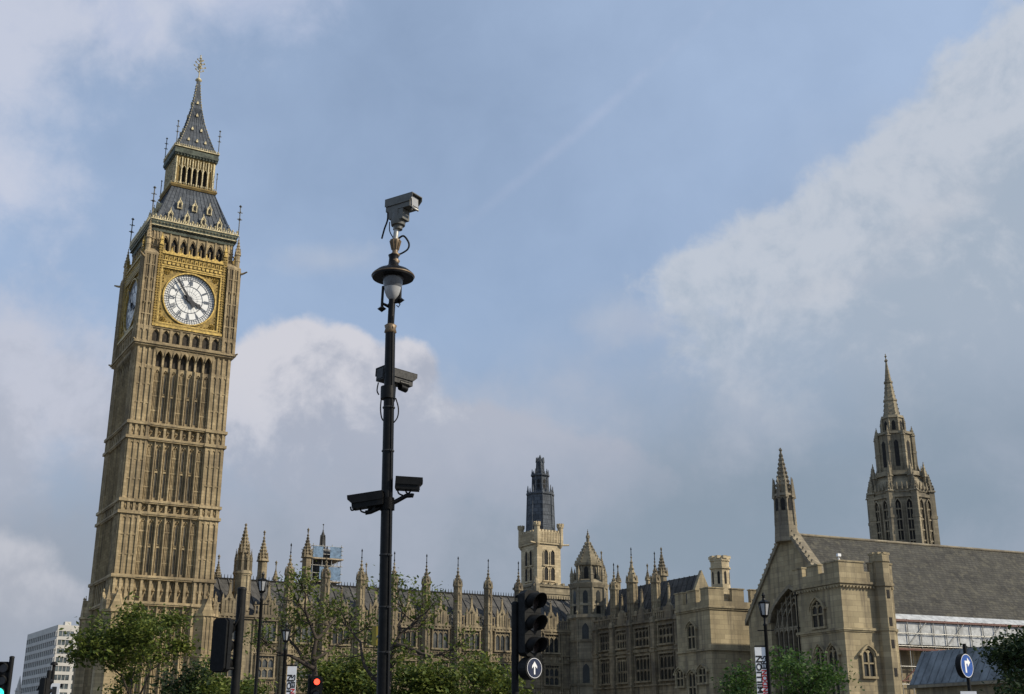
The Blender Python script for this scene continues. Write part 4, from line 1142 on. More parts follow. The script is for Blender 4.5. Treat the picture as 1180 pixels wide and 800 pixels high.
for x in (-e, -e / 3, e / 3, e):
    for y in (-e, -e / 3, e / 3, e):
        if abs(x) == e or abs(y) == e: b.tube([(x, y, zs_(690)), (x, y, zb2 + .3)], .055, 5)
for z in (zb0, zb0 + 1.1, zb1 - 1, zb1, zb1 + .6, zb1 + 1.2, zb2):
    for q in (-e, e): b.tube([(-e - .3, q, z), (e + .3, q, z)], .05, 5); b.tube([(q, -e - .3, z), (q, e + .3, z)], .05, 5)
b.tube([(-e, -e, zb0), (e, -e, zb1)], .05, 5); b.tube([(-e, -e, zb0), (-e, e, zb1)], .05, 5)
pl.box(-e - .3, e + .3, -e - .3, e + .3, zb1 - .12, zb1 + .05); pl.box(-e - .1, e + .1, -e - .1, e + .1, zb0 - .1, zb0 + .02)
for (x0, x1, z0, z1) in ((-e, -e * .3, zb1 + .1, zb2 - .1), (e * .2, e, zb1 + .1, zb2), (-e * .5, e, zb0 + .2, zb0 + 2.0)):
    nt.box(x0, x1, -e - .09, -e - .06, z0, z1)
nt.box(-e - .09, -e - .06, -e, e * .4, zb0 + .1, zb0 + 2.0); nt.box(e + .06, e + .09, -e, e, zb1 + .1, zb2)
b.build('scaffold_tubes', M['steel'], scf); pl.build('boards', M['plank'], scf); nt.build('netting', M['netting'], scf)

# ------------------------------------------------------------------ the great hall: gable, roof and porch
HA = 24
HF = Frame(*pt(905, 610, 120)[:2], HA)
HW2 = 7.35; HLEN = 70
hall = thing('great_hall', 'old stone hall with a big crocketed gable and a long mossy slate roof', 'hall', HF.loc(), HF.a)
zap = HF.at(905, 610)[2]
el_ = HF.at(1100, 713, -HW2); zev = el_[2]
slope = (zap - .5 - zev) / HW2
def plane_s(x, y, s): return HF.at_s(x, y, s)
gm = MB(); gm.m = Matrix.Rotation(math.pi / 2, 4, 'Z')            # local x -> t, local -y -> towards s>0 : outline lies in the gable plane
# in this turned space x runs along t, and y = -s
zk = zap - slope * HW2
wz0, wzs, wzt = 2.0, plane_s(905, 716, 0)[2], plane_s(906, 679, 0)[2]
w0, w1 = -3.5, 3.5
gm.poly([(-HW2, 0), (w0, 0), (w0, wzs), (-HW2, wzs)], 0, -.9); gm.poly([(w1, 0), (HW2, 0), (HW2, wzs), (w1, wzs)], 0, -.9)
gm.spandrel(w0, w1, wzs, wzt, wzt + .6, -.9, 0, 8)
gm.poly([(-HW2, wzs), (w0, wzs), (w0, wzt + .6), (w1, wzt + .6), (w1, wzs), (HW2, wzs), (HW2, zk), (0, zap), (-HW2, zk)], 0, -.9)
gm.box(w0, w1, -.9, 0, 0, wz0)
gable = gm.build('gable_wall', M['hall'], hall)
cp = MB(); cp.m = gm.m
for s in (-1, 1):
    cp.poly([(s * (HW2 + .35), zk - .45), (s * (HW2 + .35), zk + .1), (0, zap + .55), (0, zap)], .22, -1.05)
    n = 19
    for j in range(n):
        f = (j + .5) / n; x = s * (HW2 + .35) * (1 - f); z = zk + .1 + (zap + .45 - zk) * f + .1
        cp.gem(x, .05, z + .16, .12, .2); cp.gem(x + s * .10, .05, z + .22, .08, .1)
cp.build('coping', M['trim'], hall)
wg = MB(); wg.m = gm.m; wg.arch(w0 + .05, w1 - .05, wz0, wzs, wzt - .03, -.72, -.68)
gw = wg.build('window', M['void'], hall)
tr = MB(); tr.m = gm.m
for i in range(1, 9):
    x = w0 + (w1 - w0) * i / 9; h = wzs + (wzt - wzs) * (1 - abs(x) / 3.5) ** .55
    tr.box(x - .07, x + .07, -.68, -.30, wz0, h - .05)
for z in (wz0 + 3.2, wzs - .6): tr.box(w0, w1, -.68, -.35, z - .08, z + .08)
for i in range(9):
    a, b_ = w0 + (w1 - w0) * i / 9 + .07, w0 + (w1 - w0) * (i + 1) / 9 - .07; tr.spandrel(a, b_, wzs - 1.2, wzs - .8, wzs - .6, -.66, -.4, 3)
for k in range(3): tr.archrim(w0 + .3 + k * .9, w1 - .3 - k * .9, wzs - .5, wzt - .35 - k * .55, .14, -.66, -.38)
tr.build('mullions', M['trim'], gw)
ri = MB(); ri.m = gm.m; ri.archrim(w0, w1, wzs, wzt, .38, .16, -.1, 8); ri.archrim(w0, w1, wzs, wzt, .2, -.1, -.5, 8); ri.build('window_arch', M['trim'], hall)
rf_ = MB()
for s in (-1, 1):
    e = HW2 + .25; ze = zap - .5 - slope * e
    rf_.add([(.9, s * e, ze), (HLEN, s * e, ze), (HLEN, 0, zap - .5), (.9, 0, zap - .5), (.9, s * e, ze - .3), (HLEN, s * e, ze - .3), (HLEN, 0, zap - .8), (.9, 0, zap - .8)],
            [(0, 1, 2, 3) if s < 0 else (3, 2, 1, 0), (4, 7, 6, 5), (0, 4, 5, 1), (0, 3, 7, 4), (1, 5, 6, 2)])
roof = rf_.build('roof', M['oldslate'], hall)
rg = MB(); rg.tube([(.9, 0, zap - .45), (HLEN, 0, zap - .45)], .16, 6); rg.build('ridge_roll', M['trim'], roof)
hw = MB()
for s in (-1, 1): a, b_ = sorted((s * HW2, s * (HW2 - .8))); hw.box(.9, HLEN, a, b_, 0, zev - .1)
hw.box(HLEN - .8, HLEN, -HW2 + .8, HW2 - .8, 0, zev); hw.build('wall', M['hall'], hall)
# pinnacle on the gable apex
pz0 = zap - .3; pz1 = HF.at(906, 573)[2]; pz2 = HF.at(901, 519)[2]
p = MB()
p.frus(.1, 0, pz0 - 1.0, pz0 + .6, 1.15, 1.05, 8); p.frus(.1, 0, pz0 + .6, pz1, .98, .86, 8); p.frus(.1, 0, pz1, pz1 + .25, 1.05, 1.0, 8)
for i in range(8):
    a = math.pi / 8 + i * math.pi / 4; k = 1.04
    p.tube([(.1 + k * math.cos(a), k * math.sin(a), pz0 + .6), (.1 + .93 * math.cos(a), .93 * math.sin(a), pz1)], .12, 4)
    p.frus(.1 + 1.0 * math.cos(a), 1.0 * math.sin(a), pz1 - .2, pz1 + 1.9, .17, .03, 4)
    g_ = MB()
p.frus(.1, 0, pz1 + .25, pz2, .72, .06, 8); crockets(p, .1, 0, pz1 + .5, pz2 - .4, .75, .1, 8, 9, .17); p.gem(.1, 0, pz2, .24, .3)
pn = p.build('gable_pinnacle', M['trim'], hall)
octo_openings(pn, .1, 0, .92, pz1 - 1.5, pz1 - .2, .42, M['void'], 'niche', (0, 7, 6))

# porch block in front of the gable's right half
PF = Frame(*pt(966, 646, 109.9)[:2], HA)
porch = thing('hall_porch', 'sandy stone battlemented porch block with an octagonal stair turret in front of the hall gable', 'porch', PF.loc(), PF.a)
def zp(y): return PF.at(966 + (y - 646) * .071, y)[2]
plx = PF.at(1027, 660)[0]; ply = PF.at_s(914, 660, 0)[1]
b = MB(); zc = zp(671); zstr = zp(724); ztop = zp(657)
b.box(0, plx, 0, ply, 0, zc)
def merlons(mb, L_, axis, z0, z1, n, th=.45, y0=-.12):
    """battlements along x (axis 0) or y (axis 1)"""
    for i in range(2 * n - 1):
        a, c = L_ * i / (2 * n - 1), L_ * (i + 1) / (2 * n - 1); zt = z1 if i % 2 == 0 else z0
        if axis == 0:
            if i % 2 == 0: mb.box(a, c, y0, y0 + th, z0, z1); mb.box(a - .08, c + .08, y0 - .08, y0 + th + .08, z1, z1 + .14)
        else:
            if i % 2 == 0: mb.box(y0, y0 + th, a, c, z0, z1); mb.box(y0 - .08, y0 + th + .08, a - .08, c + .08, z1, z1 + .14)
b.box(-.12, plx, -.12, .33, zc, ztop); b.box(-.12, .33, .33, ply, zc, ztop); b.box(.33, plx, ply - .4, ply, zc, ztop)
for (L_, axis, wid) in ((plx, 0, .3), (ply, 1, .26)):
    g0 = .52 if axis == 0 else .28; segs = [(0, g0 * L_ - .4), (g0 * L_ + .5, L_)] if axis == 0 else [(.33, .30 * L_), (.42 * L_, .66 * L_), (.78 * L_, L_)]
    for a, c in segs:
        if axis == 0: b.box(a - .12, c, -.12, .33, ztop, zp(647)); b.box(a - .2, c + .06, -.2, .41, zp(647), zp(647) + .14)
        else: b.box(-.12, .33, a, c, ztop, zp(647)); b.box(-.2, .41, a - .06, c + .06, zp(647), zp(647) + .14)
for z, pr in ((zc - .2, .12), (zc + .05, .26), (zstr, .2), (zstr - .14, .10)):
    b.box(-pr, plx, -pr, 0, z - .11, z + .11); b.box(-pr, 0, 0, ply, z - .11, z + .11)
for i in range(16): b.cbox(plx * (i + .5) / 16, -.16, zc - .33, .16, .22, .18); b.cbox(-.16, ply * (i + .5) / 16, zc - .33, .22, .16, .18)
pw = b.build('wall', M['hall'], porch)
def tudor_window(par, m, axis, c, w, z0, zs, z1, mst, hood=True):
    g = MB(); s = MB()
    if axis == 1: g.m = Matrix(((0, 1, 0, 0), (1, 0, 0, 0), (0, 0, 1, 0), (0, 0, 0, 1)))
    s.m = g.m
    g.arch(c - w, c + w, z0, zs, z1, -.03, .05)
    gl = g.build('window', M['glass'], par)
    s.archrim(c - w, c + w, zs, z1, .18, -.22, .02); s.box(c - w - .18, c - w, -.22, .02, z0, zs); s.box(c + w, c + w + .18, -.22, .02, z0, zs)
    if hood: s.archrim(c - w - .18, c + w + .18, zs, z1 + .2, .13, -.34, .02); [s.cbox(c + q * (w + .3), -.17, zs - .05, .28, .36, .2) for q in (-1, 1)]
    s.box(c - w - .25, c + w + .25, -.3, .02, z0 - .2, z0); s.box(c - .07, c + .07, -.16, .02, z0, z1 - .2)
    zt = z0 + (z1 - z0) * .46; s.box(c - w, c + w, -.16, .02, zt - .07, zt + .07)
    for q in (-.5, .5): s.spandrel(c + q * w - w * .46, c + q * w + w * .46, zs - .1, zs + .25, z1 - .02 if False else zs + .3, -.14, .02, 3)
    s.build('mullions', mst, gl)
yc = PF.at_s(943, 700, 0)[1]; xc = PF.at(1000, 765)[0]
tudor_window(porch, None, 1, yc, .82, zp(719), zp(697), zp(687), M['hall'])
tudor_window(porch, None, 0, xc, .62, zp(779), zp(753), zp(746), M['hall'])
for px in (947, 962): tudor_window(porch, None, 1, PF.at_s(px, 760, 0)[1], .62, zp(800) , zp(752), zp(742), M['hall'])
o = MB(); tx = PF.at(1012.5, 650)[0]; TR = .80
o.frus(tx, -.1, 0, zp(645), TR, TR, 8); o.frus(tx, -.1, zp(645), zp(642), TR + .1, TR + .1, 8)
o.frus(tx, -.1, zc - .2, zc + .16, TR + .14, TR + .14, 8); o.frus(tx, -.1, zstr - .12, zstr + .1, TR + .10, TR + .12, 8); o.frus(tx, -.1, zp(642), zp(636), TR + .06, TR + .06, 8)
for i in range(8):
    a = i * math.pi / 4; o.cbox(tx + (TR - .1) * math.cos(a), -.1 + (TR - .1) * math.sin(a), zp(635.5), .42, .42, .2)
tu = o.build('stair_turret', M['hall'], porch)
dp = MB(); dp.tube([(-.12, ply - .35, 0), (-.12, ply - .35, zc - .3)], .07, 6); dp.cbox(-.14, ply - .35, zc - .35, .26, .3, .35)
for z in (3, 6, 9, 12): dp.cbox(-.1, ply - .35, z, .2, .24, .1)
dp.build('drainpipe', M['matblack'], porch)
for y in (683, 715, 741, 774):
    g = MB(); g.m = Matrix.Translation((tx, -.1, 0)) @ Matrix.Rotation(math.pi / 8 * 0, 4, 'Z'); g.box(-.16, .16, -TR - .03, -TR + .1, zp(y + 5), zp(y - 5)); g.build('slit_window', M['void'], tu)
fl = thing('floodlight', 'small white floodlight on the corner of the porch battlements', 'floodlight', (PF.x, PF.y, 0), PF.a)
m_ = MB(); m_.lathe(.15, .1, [(.1, zp(646)), (.1, zp(646) + .2)], 8); m_.tube([(.15, .1, zp(646) + .1), (.15, .1, zp(646) + .4)], .05, 6)
m_.cbox(.1, 0, zp(646) + .5, .36, .25, .26); m_.build('lamp_housing', M['white'], fl)

# battlemented block between the wing and the hall
QF = Frame(*pt(817, 690, 128)[:2], HA)
squat = thing('battlemented_block', 'plain stone battlemented block carrying an octagonal chimney turret, left of the hall gable', 'building', QF.loc(), QF.a)
def zq(y): return QF.at(817 + (y - 690) * .055, y)[2]
qx = QF.at(872, 690)[0]; qy = QF.at_s(778.5, 690, 0)[1]
b = MB(); zc = zq(699); zt0 = zq(692); zt1 = zq(681)
b.box(0, qx, 0, qy, 0, zc); b.box(-.1, qx, -.1, .35, zc, zt0); b.box(-.1, .35, .35, qy, zc, zt0); b.box(.35, qx, qy - .45, qy, zc, zt0)
for a, c in ((-.1, .3 * qx), (.47 * qx, .72 * qx), (.86 * qx, qx)): b.box(a, c, -.1, .35, zt0, zt1 + .3); b.box(a - .08, c + .08, -.18, .43, zt1 + .3, zt1 + .42)
for a, c in ((.35, .22 * qy), (.36 * qy, .62 * qy), (.76 * qy, qy)): b.box(-.1, .35, a, c, zt0, zt1 + .3); b.box(-.18, .43, a - .08, c + .08, zt1 + .3, zt1 + .42)
for z, pr in ((zc, .24), (zc - .18, .12), (zq(748), .2)): b.box(-pr, qx, -pr, 0, z - .1, z + .1); b.box(-pr, 0, 0, qy, z - .1, z + .1)
b.build('wall', M['hall'], squat)
tudor_window(squat, None, 1, QF.at_s(798, 730, 0)[1], .72, zq(745), zq(721), zq(715), M['hall'])
for px, ya, yb in ((799, 800, 772), (785, 782, 768), (811, 780, 767)):
    tudor_window(squat, None, 1, QF.at_s(px, 780, 0)[1], .7, zq(ya + 6), zq(yb + 5), zq(yb), M['hall'])
o = MB(); cx, cy, _ = QF.at(831, 680, 1.9); CR = .98
o.frus(cx, cy, zc, zq(642), CR, CR * .96, 8); o.frus(cx, cy, zq(652), zq(650), CR + .1, CR + .1, 8); o.frus(cx, cy, zq(642) - .1, zq(640), CR + .05, CR + .05, 8)
for i in range(8):
    a = i * math.pi / 4; o.cbox(cx + CR * .9 * math.cos(a), cy + CR * .9 * math.sin(a), zq(638.5), .5, .5, .3)
dp = MB(); dp.tube([(qx - .9, -.12, 0), (qx - .9, -.12, zc - .3)], .07, 6); dp.cbox(qx - .9, -.14, zc - .4, .3, .26, .35)
dp.build('drainpipe', M['matblack'], squat)
ct = o.build('chimney_turret', M['pale'], squat)
for i in (0, 1, 7, 6): octo_openings(ct, cx, cy, CR * .97, zq(670), zq(655), .26, M['void'], 'slit_window', (i,))

# lead roofed lean-to in front of the hall
LF = Frame(*pt(1049, 790, 92)[:2], HA)
lead = thing('low_building', 'low stone building with a grey lead roof in front of the sheeted scaffolding', 'building', LF.loc(), LF.a)
def ld(x, y, s): return LF.at_s(x, y, s)
e0 = ld(1049, 789, 0); e1 = ld(1155, 776, 0); r0 = ld(1066, 752.5, 1.5); r1 = ld(1163, 741, 1.5)
tA, tB = e0[1], min(e1[1], r1[1]) - 3; zE, zR = e0[2], (r0[2] + r1[2]) / 2
b = MB(); b.box(.3, 2.7, tB, tA - .2, 0, zE - .2); b.build('wall', M['hall'], lead)
b = MB()
def roofq(s0, z0, s1, z1, t0, t1, th=.2): b.add([(s0, t0, z0), (s0, t1, z0), (s1, t1, z1), (s1, t0, z1), (s0, t0, z0 - th), (s0, t1, z0 - th), (s1, t1, z1 - th), (s1, t0, z1 - th)], [(0, 3, 2, 1), (4, 5, 6, 7), (0, 1, 5, 4), (1, 2, 6, 5), (3, 7, 6, 2), (0, 4, 7, 3)])
roofq(0, zE, 1.5, zR, tB - .3, tA + .1); roofq(3.0, zE, 1.5, zR, tB - .3, tA + .1)
y = tA - .3
while y > tB:
    b.tube([(0, y, zE + .03), (1.5, y, zR + .03)], .05, 5); y -= .72
b.build('roof', M['lead'], lead)
b = MB(); b.box(-.25, .05, tB - .3, tA + .1, zE - .28, zE - .06); b.build('gutter', M['trim'], lead)

# sheeted scaffold along the eaves of the hall
SF = Frame(*HF.w(0, -HW2), HA)
she = thing('eaves_scaffold', 'long scaffold with white sheeting under the eaves of the old hall roof', 'scaffolding', SF.loc(), SF.a)
def sh_(x, y, t=-1.6): return SF.at(x, y, t)
s0, _, z0 = sh_(1031, 742); s1 = 48; zt = sh_(1031, 722)[2]; zt2 = sh_(1100, 720)[2]; zb = sh_(1100, 745)[2]
tb = MB(); st = MB(); pl = MB(); rd = MB()
st.box(s0, s1, -1.68, -1.62, zb, zt2)
ztop0 = sh_(1100, 716.5)[2]; ztop1 = sh_(1100, 711)[2]
st.add([(s0, -1.75, ztop0), (s1, -1.75, ztop0), (s1, -.9, ztop1 + .1), (s0, -.9, ztop1 + .1), (s0, -1.75, ztop0 - .06), (s1, -1.75, ztop0 - .06), (s1, -.9, ztop1 + .04), (s0, -.9, ztop1 + .04)], [(0, 1, 2, 3), (4, 7, 6, 5), (0, 4, 5, 1), (3, 2, 6, 7)])
x = s0; i = 0
while x < s1:
    tb.tube([(x, -1.8, 0), (x, -1.8, ztop0)], .05, 5); tb.tube([(x, -.4, 0), (x, -.4, ztop0)], .05, 5)
    tb.tube([(x, -1.85, zt2 + .2), (x, -.3, zt2 + .2)], .05, 4)
    if i % 3 == 1: tb.tube([(x, -1.86, zb), (x + 2.2, -1.86, zt2)], .045, 4)
    x += 1.55; i += 1
for z in (zb - .15, (zb + zt2) / 2, zt2 + .1, zb - 2, zb - 3.6): tb.tube([(s0 - .4, -1.86, z), (s1, -1.86, z)], .045, 5)
for z in (ztop0 - .15, zb - .45): rd.box(s0 - .2, s1, -1.9, -1.78, z - .09, z + .09)
rd.tube([(s0 + .3, -1.9, zb - 3.4), (s0 + 4.2, -1.9, zb - .5)], .06, 5); rd.tube([(s0, -1.9, zb - 3.3), (s0 + 3.6, -1.9, zb - 3.3)], .06, 5)
for z in (zt2 + .12, zb - .3): pl.box(s0 - .2, s1, -1.75, -.35, z - .06, z)
tb.build('scaffold_tubes', M['steel'], she); st.build('sheeting', M['sheet'], she); pl.build('boards', M['plank'], she); rd.build('red_beam', M['rust'], she)

# ------------------------------------------------------------------ central octagonal tower with spire
CF = Frame(*pt(1040, 600, 200)[:2], 24 + 8)
cent = thing('central_tower', 'tall octagonal gothic tower with pinnacles and a slender spire behind the hall roof', 'tower', CF.loc(), CF.a)
def zt_(y):
    u, v = ray(1043 + (y - 630) * .1, y); return CAM_Z + v * CF.y
b = MB(); A0 = 4.7
octo(b, 0, 0, 0, zt_(577), A0, .5)
for y, e in ((577, 5.0), (571, 4.85)): b.frus(0, 0, zt_(y) - .25, zt_(y) + .25, e, e, 8)
b.frus(0, 0, zt_(577), zt_(566), 4.75, 4.65, 8); b.frus(0, 0, zt_(566), zt_(548), 4.5, 3.0, 8); b.frus(0, 0, zt_(552), zt_(547), 3.8, 3.7, 8)
octo(b, 0, 0, zt_(548), zt_(504), 2.85, .32); b.frus(0, 0, zt_(504), zt_(501), 3.1, 3.0, 8); octo(b, 0, 0, zt_(501), zt_(483), 1.75, .2); b.frus(0, 0, zt_(484), zt_(481), 1.95, 1.8, 8)
for i in range(8):
    a = math.pi / 8 + i * math.pi / 4; c, s = math.cos(a), math.sin(a)
    pinnacle(b, 5.1 * c, 5.1 * s, zt_(640), .52, zt_(572) - zt_(640), zt_(552) - zt_(572), 4, 5, rod=0, rot=a)
    pinnacle(b, 4.45 * c, 4.45 * s, zt_(568), .36, zt_(554) - zt_(568), zt_(537) - zt_(554), 4, 4)
    pinnacle(b, 3.15 * c, 3.15 * s, zt_(550), .30, zt_(506) - zt_(550), zt_(495) - zt_(506), 4, 3, rot=a)
    pinnacle(b, 1.95 * c, 1.95 * s, zt_(502), .2, zt_(490) - zt_(502), zt_(481) - zt_(490), 4, 3)
    b.tube([(4.4 * c, 4.4 * s, zt_(562)), (3.1 * c, 3.1 * s, zt_(532))], .15, 4)
    a2 = i * math.pi / 4
    for q in range(5):
        x = (q - 2) * .85; f = Matrix.Rotation(a2, 4, 'Z'); v = f @ Vector((x * .95, -5.0, 0)); b.frus(v.x, v.y, zt_(570), zt_(562), .16, .05)
b.frus(0, 0, zt_(482), zt_(416), 1.35, .10, 8)
for y in (462, 441): f = (482 - y) / 66; b.frus(0, 0, zt_(y) - .15, zt_(y) + .15, 1.35 - 1.25 * f + .16, 1.35 - 1.25 * f + .14, 8)
crockets(b, 0, 0, zt_(480), zt_(420), 1.35, .12, 8, 12, .14)
b.gem(0, 0, zt_(416), .4, .5); b.tube([(0, 0, zt_(416)), (0, 0, zt_(408))], .08, 5); b.gem(0, 0, zt_(411), .28)
b.build('masonry', M['grey'], cent)
for fc in (0, 1, 2, 5, 6, 7):
    for q in (-1, 1):
        for (h, y0, y1, w, off) in ((A0, 655, 581, .72, .92), ):
            g = MB(); g.m = Matrix.Rotation(fc * math.pi / 4, 4, 'Z'); c = q * off; g.arch(c - w * .62, c + w * .62, zt_(y0), zt_(y1) - .9, zt_(y1), -h - .05, -h + .1)
            s = MB(); s.m = g.m; s.archrim(c - w * .62, c + w * .62, zt_(y1) - .9, zt_(y1), .2, -h - .35, -h + .02)
            for e in (-.75, .75): s.box(c + e * w - .09, c + e * w + .09, -h - .35, -h + .02, zt_(y0), zt_(y1) - .9)
            s.box(c - .05, c + .05, -h - .18, -h, zt_(y0), zt_(y1) - .6)
            for yy in (592, 604, 616, 628, 640): s.box(c - w * .6, c + w * .6, -h - .2, -h, zt_(yy) - .12, zt_(yy) + .12)
            gl = g.build('window', M['void'], cent); s.build('mullions', M['grey'], gl)
    octo_openings(cent, 0, 0, 2.85, zt_(541), zt_(511), .72, M['void'], 'opening', (fc,))
    octo_openings(cent, 0, 0, 1.75, zt_(498), zt_(487), .6, M['void'], 'opening', (fc,))

# ------------------------------------------------------------------ office slab and a steeple far off on the left
OF = Frame(*pt(67, 722, 400)[:2], 33)
off = thing('office_block', 'white modern office block with rows of windows far behind the clock tower', 'building', OF.loc(), OF.a)
def zo_(y): return OF.at(67, y)[2]
ox = 34.0; oy = OF.at_s(31, 740, 0)[1]
zR0 = zo_(720); zst = [zo_(727 + 10.1 * k) for k in range(12)]
b = MB(); b.box(.25, ox, .25, oy, 0, zR0 - .5); b.box(0, ox + .2, 0, oy + .2, zst[0], zR0)
glz = MB()
for k, z in enumerate(zst):
    if z < 0: break
    h = (zst[0] - zst[1]); z1 = z - h * .62
    b.box(-.05, ox + .2, -.05, oy + .2, z1 - h * .38, z1)
    n = 6
    for i in range(n + 1):
        x = ox * i / n; b.box(x - .45, x + .45, -.04, .3, z1, z)
    n2 = 16
    for i in range(n2 + 1):
        y = oy * i / n2; b.box(-.04, .3, y - .38, y + .38, z1, z)
for i in range(5): b.box(3 + i * 5, 5 + i * 5, 4, 6.5, zR0, zR0 + 1.5 + i % 2)
b.build('wall', M['whitecon'], off)
for k, z in enumerate(zst):
    if z < 0: break
    h = (zst[0] - zst[1]); z1 = z - h * .62
    for i in range(6):
        if i > 3: break
        g = MB(); x0, x1 = ox * i / 6 + .45, ox * (i + 1) / 6 - .45; g.box(x0, x1, .18, .26, z1, z)
        f = MB(); [f.box(x0 + (x1 - x0) * q - .07, x0 + (x1 - x0) * q + .07, .1, .2, z1, z) for q in (.25, .5, .75)]
        gl = g.build('window', M['officeglass'], off); f.build('frame', M['whitecon'], gl)
    g = MB(); g.box(.18, .26, 0, oy, z1, z); g.build('window_strip', M['officeglass'], off)
ST = pt(22, 790, 420)
stp = thing('church_steeple', 'tiny pale church steeple far off left of the office block', 'steeple', (ST.x, ST.y, 0), .3)
b = MB(); zz = lambda y: pt(22, y, 420).z
b.frus(0, 0, 0, zz(797), 1.0, .9); b.frus(0, 0, zz(797), zz(796), 1.1, 1.1); b.frus(0, 0, zz(796), zz(790), .7, .6, 8); b.frus(0, 0, zz(790), zz(779), .6, .06, 8)
for i in range(4): a = math.pi / 4 + i * math.pi / 2; b.frus(1.05 * math.cos(a), 1.05 * math.sin(a), zz(797), zz(793), .18, .05)
b.build('spire', M['whitecon'], stp)

# ------------------------------------------------------------------ camera and lamp post in front
PY = 18.0
base = pt(441.3, 800, PY); q1 = pt(450.5, 352, PY); dirp = (q1 - base)
foot = base - dirp * (base.z / dirp.z)
post = thing('lamp_post', 'tall black lamp post with a glass lantern under a broad round shade, carrying cameras', 'lamp post', foot)
def L(x, y, Y=PY): return pt(x, y, Y) - foot
b = MB(); b.tube([L(441.3, 800) - dirp * (base.z / dirp.z), L(446, 571), L(449.9, 380)], [.098, .088, .080], 20)
b.lathe(0, 0, [(.26, 0), (.26, .25), (.2, .3), (.17, 1.0), (.19, 1.05), (.13, 1.15), (.1, 1.3)], 18)
b.tube([L(449.9, 381), L(452, 345)], .056, 14)
b.build('post', M['blackpaint'], post)
for yy in (470, 520, 640, 700, 752):
    k = L(446 + (571 - yy) * .0203, yy); g = MB(); g.lathe(k.x, k.y, [(.096, k.z - .012), (.101, k.z), (.096, k.z + .012)], 16); g.cbox(k.x + .06, k.y - .085, k.z, .035, .03, .03); g.build('clamp_band', M['darkgrey'], post)
k0, k1 = L(449.2, 366), L(442.6, 800); g = MB(); g.tube([k0 + Vector((.055, -.07, 0)), (k0 + k1) / 2 + Vector((.062, -.075, 0)), k1 + Vector((.062, -.08, 0))], .011, 6); g.build('cable', M['matblack'], post)
g = MB(); g.box(-.06, .06, -.108, -.09, .9, 1.5); g.build('access_door', M['blackpaint'], post)
c = L(450.0, 379); g = MB(); g.lathe(c.x, c.y, [(.06, c.z - .09), (.10, c.z - .06), (.085, c.z), (.10, c.z + .05), (.06, c.z + .08)], 16); g.build('collar', M['bronze'], post)
ctr = L(453, 318)
y = MB()
pL, pR, pm = L(440, 356), L(461, 346), L(452, 348)
y.tube([pL, L(441, 350), L(447, 353), pm, L(457, 348), L(460, 342)], .032, 8)
y.tube([pL, L(440.5, 345), L(441.5, 330)], .022, 8); y.tube([pR, L(461.5, 332), L(461.5, 316)], .022, 8)
for p in (pL, pR): y.gem(p.x, p.y, p.z, .075, .06)
y.tube([L(457, 352), L(459, 354), L(461, 351), L(458, 348)], .010, 5)
y.build('bracket', M['blackpaint'], post)
zs = lambda yy: L(453, yy).z
s = MB(); cx, cy = ctr.x, ctr.y
s.lathe(cx, cy, [(.335, zs(318) - .045), (.345, zs(318) - .01), (.335, zs(318) + .02), (.26, zs(318) + .085), (.15, zs(318) + .13), (.085, zs(318) + .19), (.075, zs(301) + .05), (.09, zs(301) + .1)], 32)
s.build('shade', M['blackpaint'], post)
s = MB(); s.lathe(cx, cy, [(.347, zs(318) - .018), (.353, zs(318) - .008), (.347, zs(318) + .004)], 32); s.build('shade_rim', M['bronze'], post)
gl = MB(); gl.lathe(cx, cy, [(.172, zs(319) - .03), (.158, zs(327)), (.142, zs(332))], 20); up = gl.build('lamp_glass', M['lampdark'], post); tag(up, 'smoked upper half of the lantern glass')
gl = MB(); gl.lathe(cx, cy, [(.140, zs(332)), (.126, zs(337)), (.098, zs(342)), (.05, zs(346)), (.02, zs(347))], 20); lo = gl.build('lamp_glass', M['lampglass'], post); tag(lo, 'white lower half of the lantern glass')
cp_ = MB(); tx, ty = L(455.3, 290).x, L(455.3, 290).y
zt = lambda yy: L(455.3, yy).z
cp_.lathe(tx, ty, [(.05, zt(306)), (.085, zt(301)), (.05, zt(298)), (.06, zt(296)), (.085, zt(294)), (.045, zt(291)), (.05, zt(288)), (.062, zt(285)), (.088, zt(279)), (.086, zt(277))], 14)
for i in range(10):
    a = i * math.pi / 5; cp_.tube([(tx + .055 * math.cos(a), ty + .055 * math.sin(a), zt(288)), (tx + .092 * math.cos(a), ty + .092 * math.sin(a), zt(278))], .011, 4)
cp_.build('capital', M['bronze'], post)

